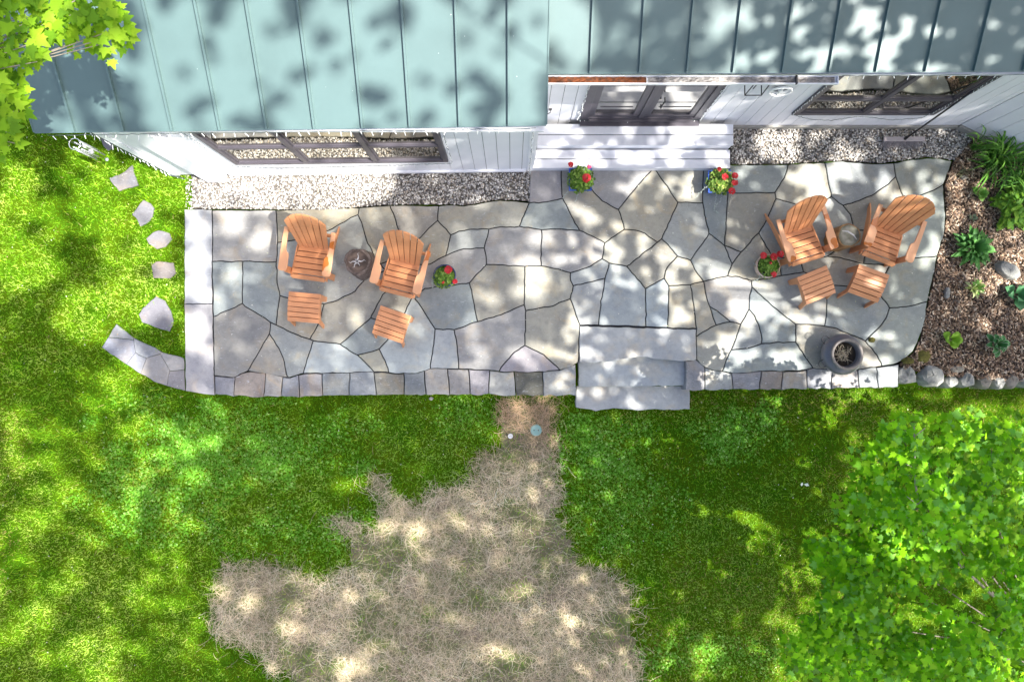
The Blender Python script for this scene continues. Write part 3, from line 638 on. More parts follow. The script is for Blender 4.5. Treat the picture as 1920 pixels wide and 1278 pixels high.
lo = scatter('tree_litter', [(-1, 0, 0), (0, -.5, .1), (1.1, 0, 0), (0, .6, .12)], [(0, 1, 2, 3)], rots(U(0, 6.3, n), U(-.2, .2, n), U(-.2, .2, n)), U(.004, .011, n), np.c_[lx, ly, lz], pal([(.80, .80, .68), (.62, .66, .35), (.45, .32, .18)], n, [3, 2, 2]), M['straw'])
tag(lo, 'tiny pale fallen seeds and bud scales scattered over patio and lawn', 'tree litter', kind='stuff')
# clover
CLV = [(1385,800,95,62,1),(1130,830,110,60,.8),(1180,930,130,90,.45),(500,830,190,75,.75),(330,860,150,110,.6),(260,960,120,60,.35),(560,1000,150,50,.4),(1250,1230,120,40,.4),(880,780,60,40,.45),(1400,1230,90,40,.3)]
X, Y, K = [], [], []
for cx, cy, rx, ry, dsty in CLV:
    k = int(rx * ry * 3.14 / 126 ** 2 * 2600 * dsty); k *= 2; a = U(0, 6.28, k); r = np.sqrt(RNG.random(k)) * 1.25
    px_, py_ = cx + rx * r * np.cos(a), cy + ry * r * np.sin(a); kp = (fnoise(px_, py_, 45, 51) * 1.6 - r * .8) > RNG.random(k) * .75 - .12; px_, py_ = px_[kp], py_[kp]
    for u_, v_ in zip(px_, py_):
        q = at(u_, v_, -.4); X.append(q[0]); Y.append(q[1])
X = np.array(X); Y = np.array(Y); kk = ~pip(WALLZONE, X, Y) & ~(pip(SW, X, Y) & (RNG.random(len(X)) > .15)) & ~((X > -4.72) & (Y > -.62)); X, Y = X[kk], Y[kk]; n = len(X)
cv = [(0, 0, 0)]; cf = []
for q in range(3):
    a = q * 2.094
    for (r, d) in ((.6, -.5), (1, -.35), (1.05, .35), (.6, .5)): cv.append((r * math.cos(a + d), r * math.sin(a + d), .12))
    b = 1 + q * 4; cf.append((0, b, b + 1, b + 2, b + 3))
C = pal([(.14, .38, .03), (.20, .47, .05), (.08, .26, .015), (.42, .68, .18)], n, [3, 3, 3, 1])
co = scatter('clover', cv, cf, rots(U(0, 6.3, n), U(-.35, .35, n), U(-.35, .35, n)), U(.010, .019, n), np.c_[X, Y, lawn_z(X, Y) + U(.025, .05, n)], C, M['clover'])
tag(co, 'patches of bluish green clover growing through the lawn', 'clover', kind='stuff')

# ------------------------------------------------------------------ house
house = empty('house', (0, 3.5, 0), 0, 'white board sided house with teal standing seam metal roofs along the top of the patio', 'house')
def child(o): 
    o.matrix_parent_inverse = Matrix.Translation((0, -3.5, 0)); return o
def wallframe(p0, p1):
    p0 = Vector((*p0, 0)); p1 = Vector((*p1, 0)); d = (p1 - p0).normalized(); nrm = Vector((d.y, -d.x, 0))
    return Matrix(((d.x, nrm.x, 0, p0.x), (d.y, nrm.y, 0, p0.y), (0, 0, 1, 0), (0, 0, 0, 1))), (p1 - p0).length
def siding(p0, p1, z0, z1, holes, bw=.168, gap=.006):
    """local: x along wall, y outward, z up"""
    T, Lw = wallframe(p0, p1); m_ = MB(); back = MB()
    back.box((0, -.12, z0 - .3), (Lw, 0, z1), mtx=T)
    cuts = [i * bw for i in range(int(Lw / bw) + 1)] + [Lw]
    for a, b in zip(cuts, cuts[1:]):
        if b - a < .01: continue
        subs = sorted({a, b} | {h for (u0, u1, w0, w1) in holes for h in (u0, u1) if a < h < b})
        for c, d in zip(subs, subs[1:]):
            g0 = gap / 2 if c == a else 0; g1 = gap / 2 if d == b else 0
            hs = [(w0, w1) for (u0, u1, w0, w1) in holes if u0 <= (c + d) / 2 <= u1]
            zs = [z0]
            for w0, w1 in sorted(hs): zs += [w0, w1]
            zs.append(z1)
            for q in range(0, len(zs), 2):
                if zs[q + 1] - zs[q] > .01: m_.box((c + g0, .004, zs[q]), (d - g1, .02, zs[q + 1]), mtx=T)
    return m_, back, T
def window(T, u0, u1, z0, z1, cols, zrow, pm, fw=.062, sash=.022, label=None, name='window'):
    f = MB(); f.box((u0, .005, z0), (u1, .05, z0 + fw), mtx=T); f.box((u0, .005, z1 - fw), (u1, .05, z1), mtx=T)
    f.box((u0, .005, z0 + fw), (u0 + fw, .05, z1 - fw), mtx=T); f.box((u1 - fw, .005, z0 + fw), (u1, .05, z1 - fw), mtx=T)
    panes = []
    us = np.linspace(u0 + fw * .5, u1 - fw * .5, cols + 1)
    for c in us[1:-1]: f.box((c - .034, .006, z0 + fw), (c + .034, .048, z1 - fw), mtx=T)
    rows = [z0 + fw] + ([zrow] if zrow else []) + [z1 - fw]
    if zrow:
        for i in range(cols):
            a = us[i] + (.034 if i else fw * .5); b = us[i + 1] - (.034 if i < cols - 1 else fw * .5)
            f.box((a, .007, zrow - .036), (b, .044, zrow + .036), mtx=T)
    for i in range(cols):
        a = us[i] + (.034 if i else fw * .5); b = us[i + 1] - (.034 if i < cols - 1 else fw * .5)
        for r_ in range(len(rows) - 1):
            c = rows[r_] + (.036 if r_ else 0); d = rows[r_ + 1] - (.036 if r_ < len(rows) - 2 else 0)
            # inner sash
            s = sash
            f.box((a, .008, c), (b, .034, c + s), mtx=T); f.box((a, .008, d - s), (b, .034, d), mtx=T)
            f.box((a, .008, c + s), (a + s, .034, d - s), mtx=T); f.box((b - s, .008, c + s), (b, .034, d - s), mtx=T)
            p = MB(); p.box((a + s, .006, c + s), (b - s, .014, d - s), mtx=T); panes.append(p)
    wo_ = f.build(name, M['frame'], house, bevel=.004); child(wo_)
    for p in panes: p.build('pane', pm, wo_)
    return wo_
# left volume
yl0 = at(345, 326)[1]; yl1 = at(992, 317)[1]
LW0 = (-4.90, yl0); LW1 = (.30, yl1)
Tl, Ll = wallframe(LW0, LW1)
wz0, wz1 = .60, 2.35
hl = (1.13, 4.03, wz0, wz1)
m_, back, T = siding(LW0, LW1, .03, 2.62, [hl])
w1 = m_.build('wall', M['white'], house, bevel=.003); child(w1); o = back.build('backing', M['gap'], w1)
window(T, *hl[:2], wz0, wz1, 3, 1.32, M['glass'])
# pilaster near the left end of the wall
pm = MB(); pm.box((.50, .02, .02), (.78, .14, 2.6), mtx=T); child(pm.build('wall_trim', M['white'], house, bevel=.006))
pm = MB(); pm.box((.0, .02, .02), (.10, .034, 2.6), mtx=T); pm.box((Ll - .09, .02, .03), (Ll, .034, 2.62), mtx=T); pm.box((hl[0] - .3, .0201, .03), (Ll - .1, .05, .09), mtx=T)
child(pm.build('wall_trim', M['white'], house, bevel=.003))
# left side wall (faces west) and inner return
m_, back, T2 = siding((-4.90, 6.4), LW0, .03, 2.55, []); o = m_.build('wall', M['white'], house); child(o); back.build('backing', M['gap'], o)
YR = at(1500, 235)[1]
m_, back, T2 = siding(LW1, (.30, YR), .03, 2.6, []); o = m_.build('wall', M['white'], house); child(o); back.build('backing', M['gap'], o)
# right volume
RW0 = (.32, YR); RW1 = (6.45, YR)
hd = (.95 - .32, 2.62 - .32, .36, 2.42); hr = (3.83 - .32, 5.78 - .32, .57, 2.42)
m_, back, T3 = siding(RW0, RW1, .07, 2.72, [hd, hr]); w3 = m_.build('wall', M['white'], house, bevel=.003); child(w3); back.build('backing', M['gap'], w3)
window(T3, *hr[:2], .57, 2.42, 2, 1.12, M['glass'], fw=.085)
dr = window(T3, *hd[:2], .36, 2.42, 2, None, M['doorglass'], fw=.10, sash=.085, name='door')
tr = MB(); tr.box((hd[0] + .12, .05, .40), (hd[1] - .12, .085, .43), mtx=T3); tr.box((hd[0], .05, .345), (hd[1], .13, .375), mtx=T3); tr.build('threshold', M['frame'], dr, bevel=.003)
kk = MB(); kk.tube([T3 @ Vector(v) for v in ((hd[0] + 1.0, .05, 1.0), (hd[0] + 1.0, .10, 1.0), (hd[0] + 1.0, .10, 1.25), (hd[0] + 1.0, .05, 1.25))], .01); kk.build('handle', M['black'], dr, smooth=True)
for c_ in (hd[0] + .23, hd[0] + 1.01):
    for zc_ in (.80,): cu = MB(); cu.box((c_, .013, zc_), (c_ + .44, .020, zc_ + .014), mtx=T3); cu.build('glazing_bar', M['frame'], dr)
fd = MB(); fd.box((0, .0, -.25), (6.12, .045, .065), mtx=T3)
# angled wall at the right
A0 = (6.47, YR); A1 = (8.9, YR - 1.17)
m_, back, T4 = siding(A0, A1, .09, 2.72, [], bw=.20); o = m_.build('wall', M['white'], house, bevel=.003); child(o); back.build('backing', M['gap'], o)
fd.box((0, -.01, -.25), (2.6, .05, .085), mtx=T4); child(fd.build('foundation', M['found'], house, bevel=.005))
# roofs
def roof(x0, x1, ye, ze, slope, run, xs, seam0, name='roof', skew=0.0, th=.035, edge_l=0):
    r_ = MB(); c = math.cos(slope); s = math.sin(slope)
    def P(x, t, h): return (x, ye(x) + t * c - h * s * 1.0, ze + t * s + h * c)
    r_.add([P(x0, 0, 0), P(x1, 0, 0), P(x1, run, 0), P(x0, run, 0), P(x0, 0, -th), P(x1, 0, -th), P(x1, run, -th), P(x0, run, -th)],
           [(0, 1, 2, 3), (7, 6, 5, 4), (4, 5, 1, 0), (5, 6, 2, 1), (6, 7, 3, 2), (7, 4, 0, 3)])
    # drip edge
    e = [P(x0, -.012, -.05), P(x1, -.012, -.05), P(x1, -.012, .003), P(x0, -.012, .003), P(x0, .0, -.05), P(x1, .0, -.05), P(x1, .012, .004), P(x0, .012, .004)]
    r_.add(e, [(0, 1, 2, 3), (3, 2, 6, 7), (5, 4, 7, 6)])
    for sx_ in xs:
        a, b = sx_ - .011, sx_ + .011
        r_.add([P(a, .0, .0015), P(b, .0, .0015), P(b, run, .0015), P(a, run, .0015), P(a, .0, .034), P(b, .0, .034), P(b, run, .034), P(a, run, .034)],
               [(4, 5, 6, 7), (4, 0, 1, 5), (5, 1, 2, 6), (7, 3, 0, 4)])
    o = r_.build(name, M['roof'], house); child(o); return o
ZL = 2.80; ZR = 2.85
eL = lambda x: at(960 + x * 179, 248 - (960 + x * 179 - 65) * 14 / 958, ZL)[1]
eR = lambda x: at(960 + x * 180, 137 - (960 + x * 180 - 1025) * 4 / 895, ZR)[1]
xsL = [at(px, 243, ZL)[0] for px in (141, 233, 324, 413, 501, 590, 680, 769, 862, 954)]
x0L = at(65, 248, ZL)[0]; x1L = at(1024, 234, ZL)[0]
rl = roof(x0L, x1L, eL, ZL, R(30), 4.2, xsL, 0)
tm = MB()
def Pl(x, t, h): return (x, eL(x) + t * math.cos(R(30)) - h * .5, ZL + t * .5 + h * .866)
tm.add([Pl(x1L, 0, .008), Pl(x1L + .012, 0, .008), Pl(x1L + .012, 4.2, .008), Pl(x1L, 4.2, .008), Pl(x1L, 0, -.16), Pl(x1L + .012, 0, -.16), Pl(x1L + .012, 4.2, -.16), Pl(x1L, 4.2, -.16)],
       [(0, 1, 2, 3), (1, 5, 6, 2), (0, 4, 5, 1), (3, 7, 4, 0)])
tm.build('rake_trim', M['roof'], rl); tm = MB()
tm.add([Pl(x0L - .012, 0, .008), Pl(x0L, 0, .008), Pl(x0L, 4.2, .008), Pl(x0L - .012, 4.2, .008), Pl(x0L - .012, 0, -.14), Pl(x0L, 0, -.14), Pl(x0L, 4.2, -.14), Pl(x0L - .012, 4.2, -.14)],
       [(0, 1, 2, 3), (1, 5, 6, 2), (0, 4, 5, 1), (3, 7, 4, 0)])
tm.build('rake_trim', M['roof'], rl)
xsR = [at(px, 136, ZR)[0] for px in (1106.5, 1199, 1287.5, 1374, 1466, 1553.5, 1641.5, 1734, 1825, 1917)] + [5.85 + i * .5 for i in range(0)]
rr = roof(.20, 9.2, eR, ZR, R(25), 4.2, xsR + [5.32 + .5 + .5 * i for i in range(6)], 0)
# soffits and closing walls
sf = MB(); sf.box((x0L + .02, 2.40, 2.62), (.34, 2.75, 2.66)); sf.box((.36, 2.99, 2.68), (9.0, YR + .1, 2.72))
sf.box((-4.86, 2.8, 0), (.2, 6.2, 2.6)); sf.box((.4, YR + .14, -.1), (9.0, 6.6, 2.66))
child(sf.build('soffit', M['white'], house))
# gutter with litter
gt = MB(); gy0, gy1 = 2.875, 2.955; zx0 = .37; zx1 = 3.47; zt = 2.76
gt.box((zx0, gy0, zt - .045), (zx1, gy0 + .008, zt)); gt.box((zx0, gy0 + .008, zt - .045), (zx1, gy1, zt - .038)); gt.box((zx0, gy1, zt - .045), (zx1, gy1 + .008, zt)); gt.box((zx1 - .008, gy0 + .008, zt - .038), (zx1, gy1, zt - .002))
gu = gt.build('gutter', M['white'], house); child(gu)
for a, b, m_ in ((zx0 + .01, 1.45, 'rust'), (1.452, zx1 - .01, 'gutter')):
    g2 = MB(); xs_ = np.arange(a, b, .03); vs = []; fs = []
    for i, xx in enumerate(xs_):
        for j, yy in enumerate(np.linspace(gy0 + .008, gy1, 5)): vs.append((xx, yy, zt - .03 + .02 * random.random()))
    for i in range(len(xs_) - 1):
        for j in range(4): q = i * 5 + j; fs.append((q, q + 1, q + 6, q + 5))
    g2.add(vs, fs); g2.build('leaf_litter', M[m_], gu)
gs = MB(); gs.box((3.01, gy0 - .004, zt - .02), (3.03, gy1 + .01, zt + .008)); gs.build('gutter_strap', M['black'], gu)

# white wooden steps
ws = empty('wooden_steps', (1.7, 2.95, 0), 0, 'white painted two tread wooden steps below the glass door', 'steps')
def wch(o): o.matrix_parent_inverse = Matrix.Translation((-1.7, -2.95, 0)); return o
def tread(pxs, z, x0, x1, yt, yb, nb, nm='tread'):
    h_ = (yt - yb) / nb
    for i in range(nb):
        b_ = MB(); b_.box((x0, yb + i * h_ + .006, z - .035), (x1, yb + (i + 1) * h_ - .006, z)); wch(b_.build(nm, M['whitestep'], ws, bevel=.004))
xu0 = .345; x1s = at(1375, 250, .34)[0]
yu_t = at(1200, 232, .34)[1]; yu_b = at(1200, 272, .34)[1]; yl_b = at(1200, 315, .17)[1]; yl_t = yu_b - .012
tread(None, .34, xu0, x1s, yu_t, yu_b - .01, 2); tread(None, .17, .29, at(1369, 300, .17)[0], yl_t, yl_b - .008, 2)
b_ = MB(); b_.box((xu0 + .01, yu_b + .003, .0), (x1s - .012, yu_b + .02, .304)); wch(b_.build('riser', M['whitestep'], ws))
b_ = MB(); b_.box((.30, yl_b + .006, .0), (x1s - .012, yl_b + .024, .134)); wch(b_.build('riser', M['whitestep'], ws))
b_ = MB(); b_.box((x1s - .04, yl_b + .03, .0), (x1s - .014, yu_b, .132)); b_.box((x1s - .04, yu_b + .025, .0), (x1s - .014, yu_t, .302)); wch(b_.build('side_board', M['whitestep'], ws))

# ------------------------------------------------------------------ adirondack chairs
def slat_box(m_, L0, hw0, L1, hw1, th):
    """board between two (x,y,z) centre points with half widths, thickness normal approx"""
    pass
def rounded(w_, l_, r_, notch=0):
    pts = []
    for cx, cy, a0 in ((w_ - r_, l_ - r_, 0), (-w_ + r_, l_ - r_, 90), (-w_ + r_, -l_ + r_, 180), (w_ - r_, -l_ + r_, 270)):
        for k in range(4): a = R(a0 + k * 30); pts.append((cx + r_ * math.cos(a), cy + r_ * math.sin(a)))
    return pts
def build_chair():
    t = empty('adirondack_chair', (0, 0, 0))
    # seat: 5 slats from front (y=-.27,z=.375) to back (y=.17,z=.27)
    st_ = MB(); f = Vector((0, -.205, .368)); b = Vector((0, .205, .275)); n_ = 5
    for i in range(n_):
        p = f.lerp(b, (i + .5) / n_); d = (b - f).normalized(); Mx = Matrix.Translation(p) @ Matrix.Rotation(math.atan2(d.z, d.y), 4, 'X')
        hw = .230 - .005 * i
        if i == n_ - 1:
            pts = [(-hw, -.036), (hw, -.036)] + [(hw - (2 * hw) * k / 10, .028 + .03 * math.sin(math.pi * k / 10)) for k in range(11)]
            st_.prism(pts, -.011, .011, mtx=Mx)
        else: st_.box((-hw, -.0355, -.011), (hw, .0355, .011), mtx=Mx)
    Mx = Matrix.Translation((0, -.242, .347)) @ Matrix.Rotation(R(48), 4, 'X'); st_.box((-.230, -.036, -.011), (.230, .036, .011), mtx=Mx)
    so_ = st_.build('seat', M['wood'], t, bevel=.004)
    d = (b - f).normalized(); Mx = Matrix.Translation(f.lerp(b, .5)) @ Matrix.Rotation(math.atan2(d.z, d.y), 4, 'X')
    u_ = MB(); u_.box((-.20, -.19, -.020), (.20, .20, -.0125), mtx=Mx); u_.build('seat_gap_shade', M['gapshade'], so_)  # added dark sheet, paints the shade seen through the seat gaps
    bs = empty_mesh_backs(t)
    for s in (-1, 1):
        a = MB()
        pts = [(.045, -.30), (.060, -.285), (.064, -.20), (.060, -.09), (.050, -.055), (.026, -.035), (.016, -.01), (.012, .06), (.010, .16), (.010, .30), (-.050, .30), (-.056, .10), (-.060, -.10), (-.060, -.275), (-.052, -.295), (-.035, -.305), (0, -.31)]
        pts = [(-s * x_ + s * .302, y_ * 1.0 + .10) for x_, y_ in pts]
        if s > 0: pts = pts[::-1]
        A = sum(pts[i][0] * pts[(i + 1) % len(pts)][1] - pts[(i + 1) % len(pts)][0] * pts[i][1] for i in range(len(pts)))
        if A < 0: pts = pts[::-1]
        a.prism(pts, .555, .577); a.build('armrest', M['wetwood'], t, bevel=.005)
        l = MB(); l.box((s * .268 - .011, -.215, 0), (s * .268 + .011, -.125, .555)); l.build('leg', M['wood'], t, bevel=.003)
        l = MB()   # side rail running down to the rear foot
        pr = [(-.262, .27), (-.25, .345), (.20, .255), (.42, .13), (.58, .005), (.49, .0), (.36, .07), (.0, .20)]
        l.prism([(p[0], p[1]) for p in pr][::-1], -.011, .011, mtx=Matrix(((0, 0, 1, s * .2425), (1, 0, 0, 0), (0, 1, 0, 0), (0, 0, 0, 1))))
        l.build('side_rail', M['wood'], t, bevel=.003)
    c = MB(); Mx = Matrix.Translation((0, .362, .535)) @ Matrix.Rotation(R(-24), 4, 'X'); c.box((-.33, -.012, -.04), (.36, .012, .02), mtx=Mx); c.build('cross_rail', M['wood'], t, bevel=.003)
    return t
def empty_mesh_backs(t):
    """fan of six slats with an arched top, leaning back"""
    n_ = 6; b0 = Vector((0, .195, .275)); ang = R(66); up = Vector((0, math.cos(ang), math.sin(ang)))
    T = Matrix(((1, 0, 0, 0), (0, up.y, -up.z, b0.y), (0, up.z, up.y, b0.z), (0, 0, 0, 1)))
    m_ = MB()
    for i in range(n_):
        xb0 = -.21 + .42 * i / n_ + .0035; xb1 = -.21 + .42 * (i + 1) / n_ - .0035
        k0 = -.31 + .62 * i / n_ + .006; k1 = -.31 + .62 * (i + 1) / n_ - .006
        top = lambda x_: .80 - .20 * (abs(x_) / .31) ** 2.2
        xm = (k0 + k1) / 2
        def px(xb, xk, h): return xb + (xk - xb) * h / .80
        pts = [(xb0, 0), (xb1, 0), (px(xb1, k1, top(k1)), top(k1)), (px((xb0 + xb1) / 2, xm, top(xm)), top(xm)), (px(xb0, k0, top(k0)), top(k0))]
        m_.prism(pts, -.011, .011, mtx=T)
    o = m_.build('backrest', M['wood'], t, bevel=.003)
    u_ = MB(); u_.prism([(-.19, .01), (.19, .01), (.27, .60), (-.27, .60)], -.020, -.0125, mtx=T); u_.build('back_gap_shade', M['gapshade'], o)  # added dark panel behind the slats, its colour imitates shade in the gaps
    for q_ in ((.20, -.002, .07), (.23, .40, .46)):
        c = MB(); c.box((-q_[0], q_[1], -.043), (q_[0], q_[2], -.021), mtx=T); c.build('back_brace', M['wood'], o)
    return o
def copy_tree(o, parent=None):
    c = o.copy(); COL.objects.link(c); c.parent = parent
    for ch in list(o.children): copy_tree(ch, c)
    return c
chair0 = build_chair()
CH_ = [(583, 489, -7.7, 'orange slatted adirondack chair left of the cracked tree stump, sunlight on its seat'),
       (752, 517, -14, 'orange slatted adirondack chair between the cracked stump and the round navy flower pot'),
       (1504, 456, 17, 'orange slatted adirondack chair between the terracotta flower pot and the upright log'),
       (1657, 455, -21, 'orange slatted adirondack chair with pollen specks nearest the mulch bed')]
for i, (px, py, a, lb) in enumerate(CH_):
    o = chair0 if i == 0 else copy_tree(chair0)
    q = at(px, py, .33); o.location = (q[0], q[1], 0); o.rotation_euler = (0, 0, R(a)); tag(o, lb, 'chair', 'orange adirondack chairs on the patio')
def build_stool():
    t = empty('footstool', (0, 0, 0)); s_ = MB(); n_ = 6
    prof = [(.205 - .069 * i) for i in range(7)]
    def zz_(y): return .355 - .9 * max(0, -(y - .06)) ** 2 * 1.0 - .3 * max(0, y - .1) ** 2
    for i in range(n_):
        ya, yb = prof[i], prof[i + 1]; za, zb = zz_(ya), zz_(yb); p = Vector((0, (ya + yb) / 2, (za + zb) / 2)); a = math.atan2(za - zb, ya - yb)
        Mx = Matrix.Translation(p) @ Matrix.Rotation(a, 4, 'X'); s_.box((-.225, -.0315, -.011), (.225, .0315, .011), mtx=Mx)
    so_ = s_.build('seat', M['wood'], t, bevel=.004); u_ = MB()
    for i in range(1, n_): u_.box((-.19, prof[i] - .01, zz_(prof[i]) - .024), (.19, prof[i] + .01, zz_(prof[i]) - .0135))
    u_.build('seat_gap_shade', M['gapshade'], so_)  # added dark strips under the footstool gaps, shade put in as colour
    for s in (-1, 1):
        l = MB(); pr = [(.19, .0), (.20, .338), (.10, .342), (-.02, .336), (-.12, .31), (-.205, .26), (-.27, .0), (-.21, .0), (-.15, .21), (0, .26), (.10, .27), (.12, 0)]
        l.prism(pr[::-1], -.011, .011, mtx=Matrix(((0, 0, 1, s * .208), (1, 0, 0, 0), (0, 1, 0, 0), (0, 0, 0, 1)))); l.build('leg', M['wood'], t, bevel=.003)
    c = MB(); c.box((-.196, .155, .16), (.196, .177, .22)); c.build('stretcher', M['wood'], t)
    return t
st0 = build_stool()
for i, (px, py, a, lb) in enumerate([(570, 576, -5, 'orange slatted footstool in front of the leftmost adirondack chair'), (734, 608, -19, 'orange slatted footstool in front of the chair beside the round navy pot'),
        (1531, 534, 22, 'orange slatted footstool dappled with sun, in front of the chair next to the terracotta pot'), (1629, 531, -20, 'orange slatted footstool in front of the chair nearest the mulch bed')]):
    o = st0 if i == 0 else copy_tree(st0); q = at(px, py, .34); o.location = (q[0], q[1], 0); o.rotation_euler = (0, 0, R(a)); tag(o, lb, 'footstool', 'orange footstools on the patio')

# ------------------------------------------------------------------ stumps
def ringmat(name, c1, c2):
    m = mat(name, c1, .8, bump=.4, bscale=30); nt = m.node_tree; N = nt.nodes; L = nt.links
    wv = N.new('ShaderNodeTexWave'); wv.wave_type = 'RINGS'; wv.rings_direction = 'SPHERICAL'; wv.inputs['Scale'].default_value = 14; wv.inputs['Distortion'].default_value = 3; wv.inputs['Detail'].default_value = 3
    tc = [n for n in N if n.type == 'TEX_COORD'][0]; L.new(tc.outputs['Object'], wv.inputs[0])
    x = N.new('ShaderNodeMix'); x.data_type = 'RGBA'; L.new(wv.outputs['Color'], x.inputs[0]); x.inputs[6].default_value = (*c1, 1); x.inputs[7].default_value = (*c2, 1)
    n2 = N.new('ShaderNodeTexNoise'); n2.inputs['Scale'].default_value = 6; L.new(tc.outputs['Object'], n2.inputs[0])
    y = N.new('ShaderNodeMix'); y.data_type = 'RGBA'; r = N.new('ShaderNodeMapRange'); r.inputs[1].default_value = .4; r.inputs[2].default_value = .65; L.new(n2.outputs[0], r.inputs[0]); L.new(r.outputs[0], y.inputs[0])
    L.new(x.outputs[2], y.inputs[6]); y.inputs[7].default_value = (c1[0] * .45, c1[1] * .45, c1[2] * .45, 1); L.new(y.outputs[2], N['Principled BSDF'].inputs['Base Color']); return m
M['rings'] = ringmat('dark_end_grain', (.13, .09, .07), (.20, .145, .11)); M['rings2'] = ringmat('weathered_end_grain', (.22, .21, .15), (.36, .34, .27))
M['barkw'] = mat('flaky_bark', (.24, .19, .165), .9, noise=1, nscale=22, col2=(.07, .05, .04), bump=.9, bscale=30)
M['barky'] = mat('golden_split_wood', (.42, .24, .09), .7, noise=1, nscale=10, col2=(.14, .07, .03), bump=.4, bscale=30, stretch=(1, 1, .2))
M['ash'] = mat('pale_resin', (.72, .70, .68), .8, noise=.4, nscale=30)
def ringprof(m_, r, z0, z1, n=40, amp=.05, inner=False, seed=0, taper=0.0):
    vs = []; rs = []
    for k in range(n):
        a = 2 * math.pi * k / n; rr = r * (1 + amp * math.sin(a * 3 + seed) + amp * .8 * math.sin(a * 7 + seed * 2) + random.uniform(-amp, amp) * .6); rs.append(rr)
    for j, (z, f) in enumerate(((z0, 1 + taper * 1.3), (z0 + (z1 - z0) * .3, 1 + taper * .4), (z1 - .01, 1), (z1, .97))):
        for k in range(n): a = 2 * math.pi * k / n; q = rs[k] * f * (1 + random.uniform(-.012, .012)); vs.append((q * math.cos(a), q * math.sin(a), z))
    fs = [(j * n + k, j * n + (k + 1) % n, (j + 1) * n + (k + 1) % n, (j + 1) * n + k) for j in range(3) for k in range(n)] + [tuple(3 * n + k for k in range(n))]
    m_.add(vs, fs); return rs
q = at(670, 490, .40); t = empty('tree_stump', (q[0], q[1], 0), 0, 'upright log with rough bark and pale star shaped crack between the two left chairs', 'stump', 'log side tables')
b_ = MB(); ringprof(b_, .185, 0, .395, amp=.04, taper=.10); b_.build('bark', M['barkw'], t)
b_ = MB(); ringprof(b_, .150, .38, .404, amp=.02); b_.build('cut_face', M['rings'], t)
b_ = MB()
for a, l in ((80, .13), (5, .12), (-60, .07), (-125, .11), (185, .12), (130, .05)):
    pts = []
    for k in range(6): u_ = k / 5; pts.append((l * u_ * math.cos(R(a + 8 * math.sin(k * 2))), l * u_ * math.sin(R(a + 8 * math.sin(k * 2))), .4065))
    b_.ribbon(pts, [.013 * (1 - k / 5.4) for k in range(6)])
b_.build('star_crack', M['ash'], t)
q = at(1592, 441, .42); t = empty('tree_stump', (q[0], q[1], 0), 0, 'upright golden barked log with weathered grey top, between the two right chairs', 'stump', 'log side tables')
b_ = MB(); ringprof(b_, .165, 0, .42, amp=.035, seed=2, taper=.03); b_.build('bark', M['barky'], t)
b_ = MB(); ringprof(b_, .145, .405, .428, amp=.03, seed=2); b_.build('cut_face', M['rings2'], t)
b_ = MB(); b_.ribbon([(-.10, .06, .4305), (-.02, .05, .4305), (.06, .0, .4305), (.10, -.06, .4305)], [.004, .012, .010, .003]); b_.build('crack', M['ash'], t)

# ------------------------------------------------------------------ flower pots
LV = [(0, 0, 0), (.5, .25, .08), (.62, .75, .05), (.25, 1.05, -.05), (-.25, 1.05, -.05), (-.62, .75, .05), (-.5, .25, .08), (0, .6, -.06)]
LF = [(0, 1, 7), (1, 2, 7), (2, 3, 7), (3, 4, 7), (4, 5, 7), (5, 6, 7), (6, 0, 7)]
def foliage(parent, r, h, z0, n, cols, ls=(.018, .034), name='foliage', off=(0, 0)):
    a = U(0, 6.28, n); rr = r * np.sqrt(RNG.random(n)); x = rr * np.cos(a) + off[0]; y = rr * np.sin(a) + off[1]
    z = z0 + h * (1 - (rr / r) ** 2) * U(.55, 1.0, n) + .01
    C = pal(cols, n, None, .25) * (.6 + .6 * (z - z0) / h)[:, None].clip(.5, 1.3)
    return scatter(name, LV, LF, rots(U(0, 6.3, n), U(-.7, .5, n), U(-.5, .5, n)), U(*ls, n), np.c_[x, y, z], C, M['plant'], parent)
def flower_head(parent, x, y, z, r, m_, n=26):
    b_ = MB(); rnd = random.Random(int(abs(x * 1e4) + abs(y * 1e3)))
    for k in range(n):
        a = rnd.uniform(0, 6.28); e = math.acos(rnd.uniform(-.1, 1)); c = Vector((math.sin(e) * math.cos(a), math.sin(e) * math.sin(a), math.cos(e) * .7)) * r * .8 + Vector((x, y, z))
        u = Vector((rnd.uniform(-1, 1), rnd.uniform(-1, 1), 0)).normalized(); v = Vector((-u.y, u.x, rnd.uniform(-.5, .5))).normalized(); s = r * .42
        b_.add([c + (u * math.cos(t) + v * math.sin(t)) * s * (1 if i % 2 else .8) for i, t in enumerate([j * math.pi / 4 for j in range(8)])], [tuple(range(8))])
    return b_.build('flower_head', m_, parent)
def stalk(parent, p0, p1):
    b_ = MB(); p0 = Vector(p0); p1 = Vector(p1); md = (p0 + p1) / 2 + Vector((0, 0, .03)); b_.tube([p0, md, p1], .003, 5); b_.build('stalk', M['plantstem'], parent)
M['plantstem'] = mat('green_stem', (.12, .22, .05), .6)
def trailing(parent, strands, z):
    rnd = random.Random(5)
    for pts in strands:
        b_ = MB(); P_ = [Vector(p) for p in pts]; full = []
        for a, b in zip(P_, P_[1:]):
            for k in range(6): full.append(a.lerp(b, k / 6) + Vector((rnd.uniform(-.006, .006), rnd.uniform(-.006, .006), 0)))
        b_.tube(full, .0022, 4)
        for p in full:
            for s in (-1, 1):
                d = Vector((rnd.uniform(-1, 1), rnd.uniform(-1, 1), .2)).normalized() * .017; b_.ribbon([p, p + d * .5, p + d], [.002, .0045, .001])
        b_.build('trailing_stem', M['silver'], parent)
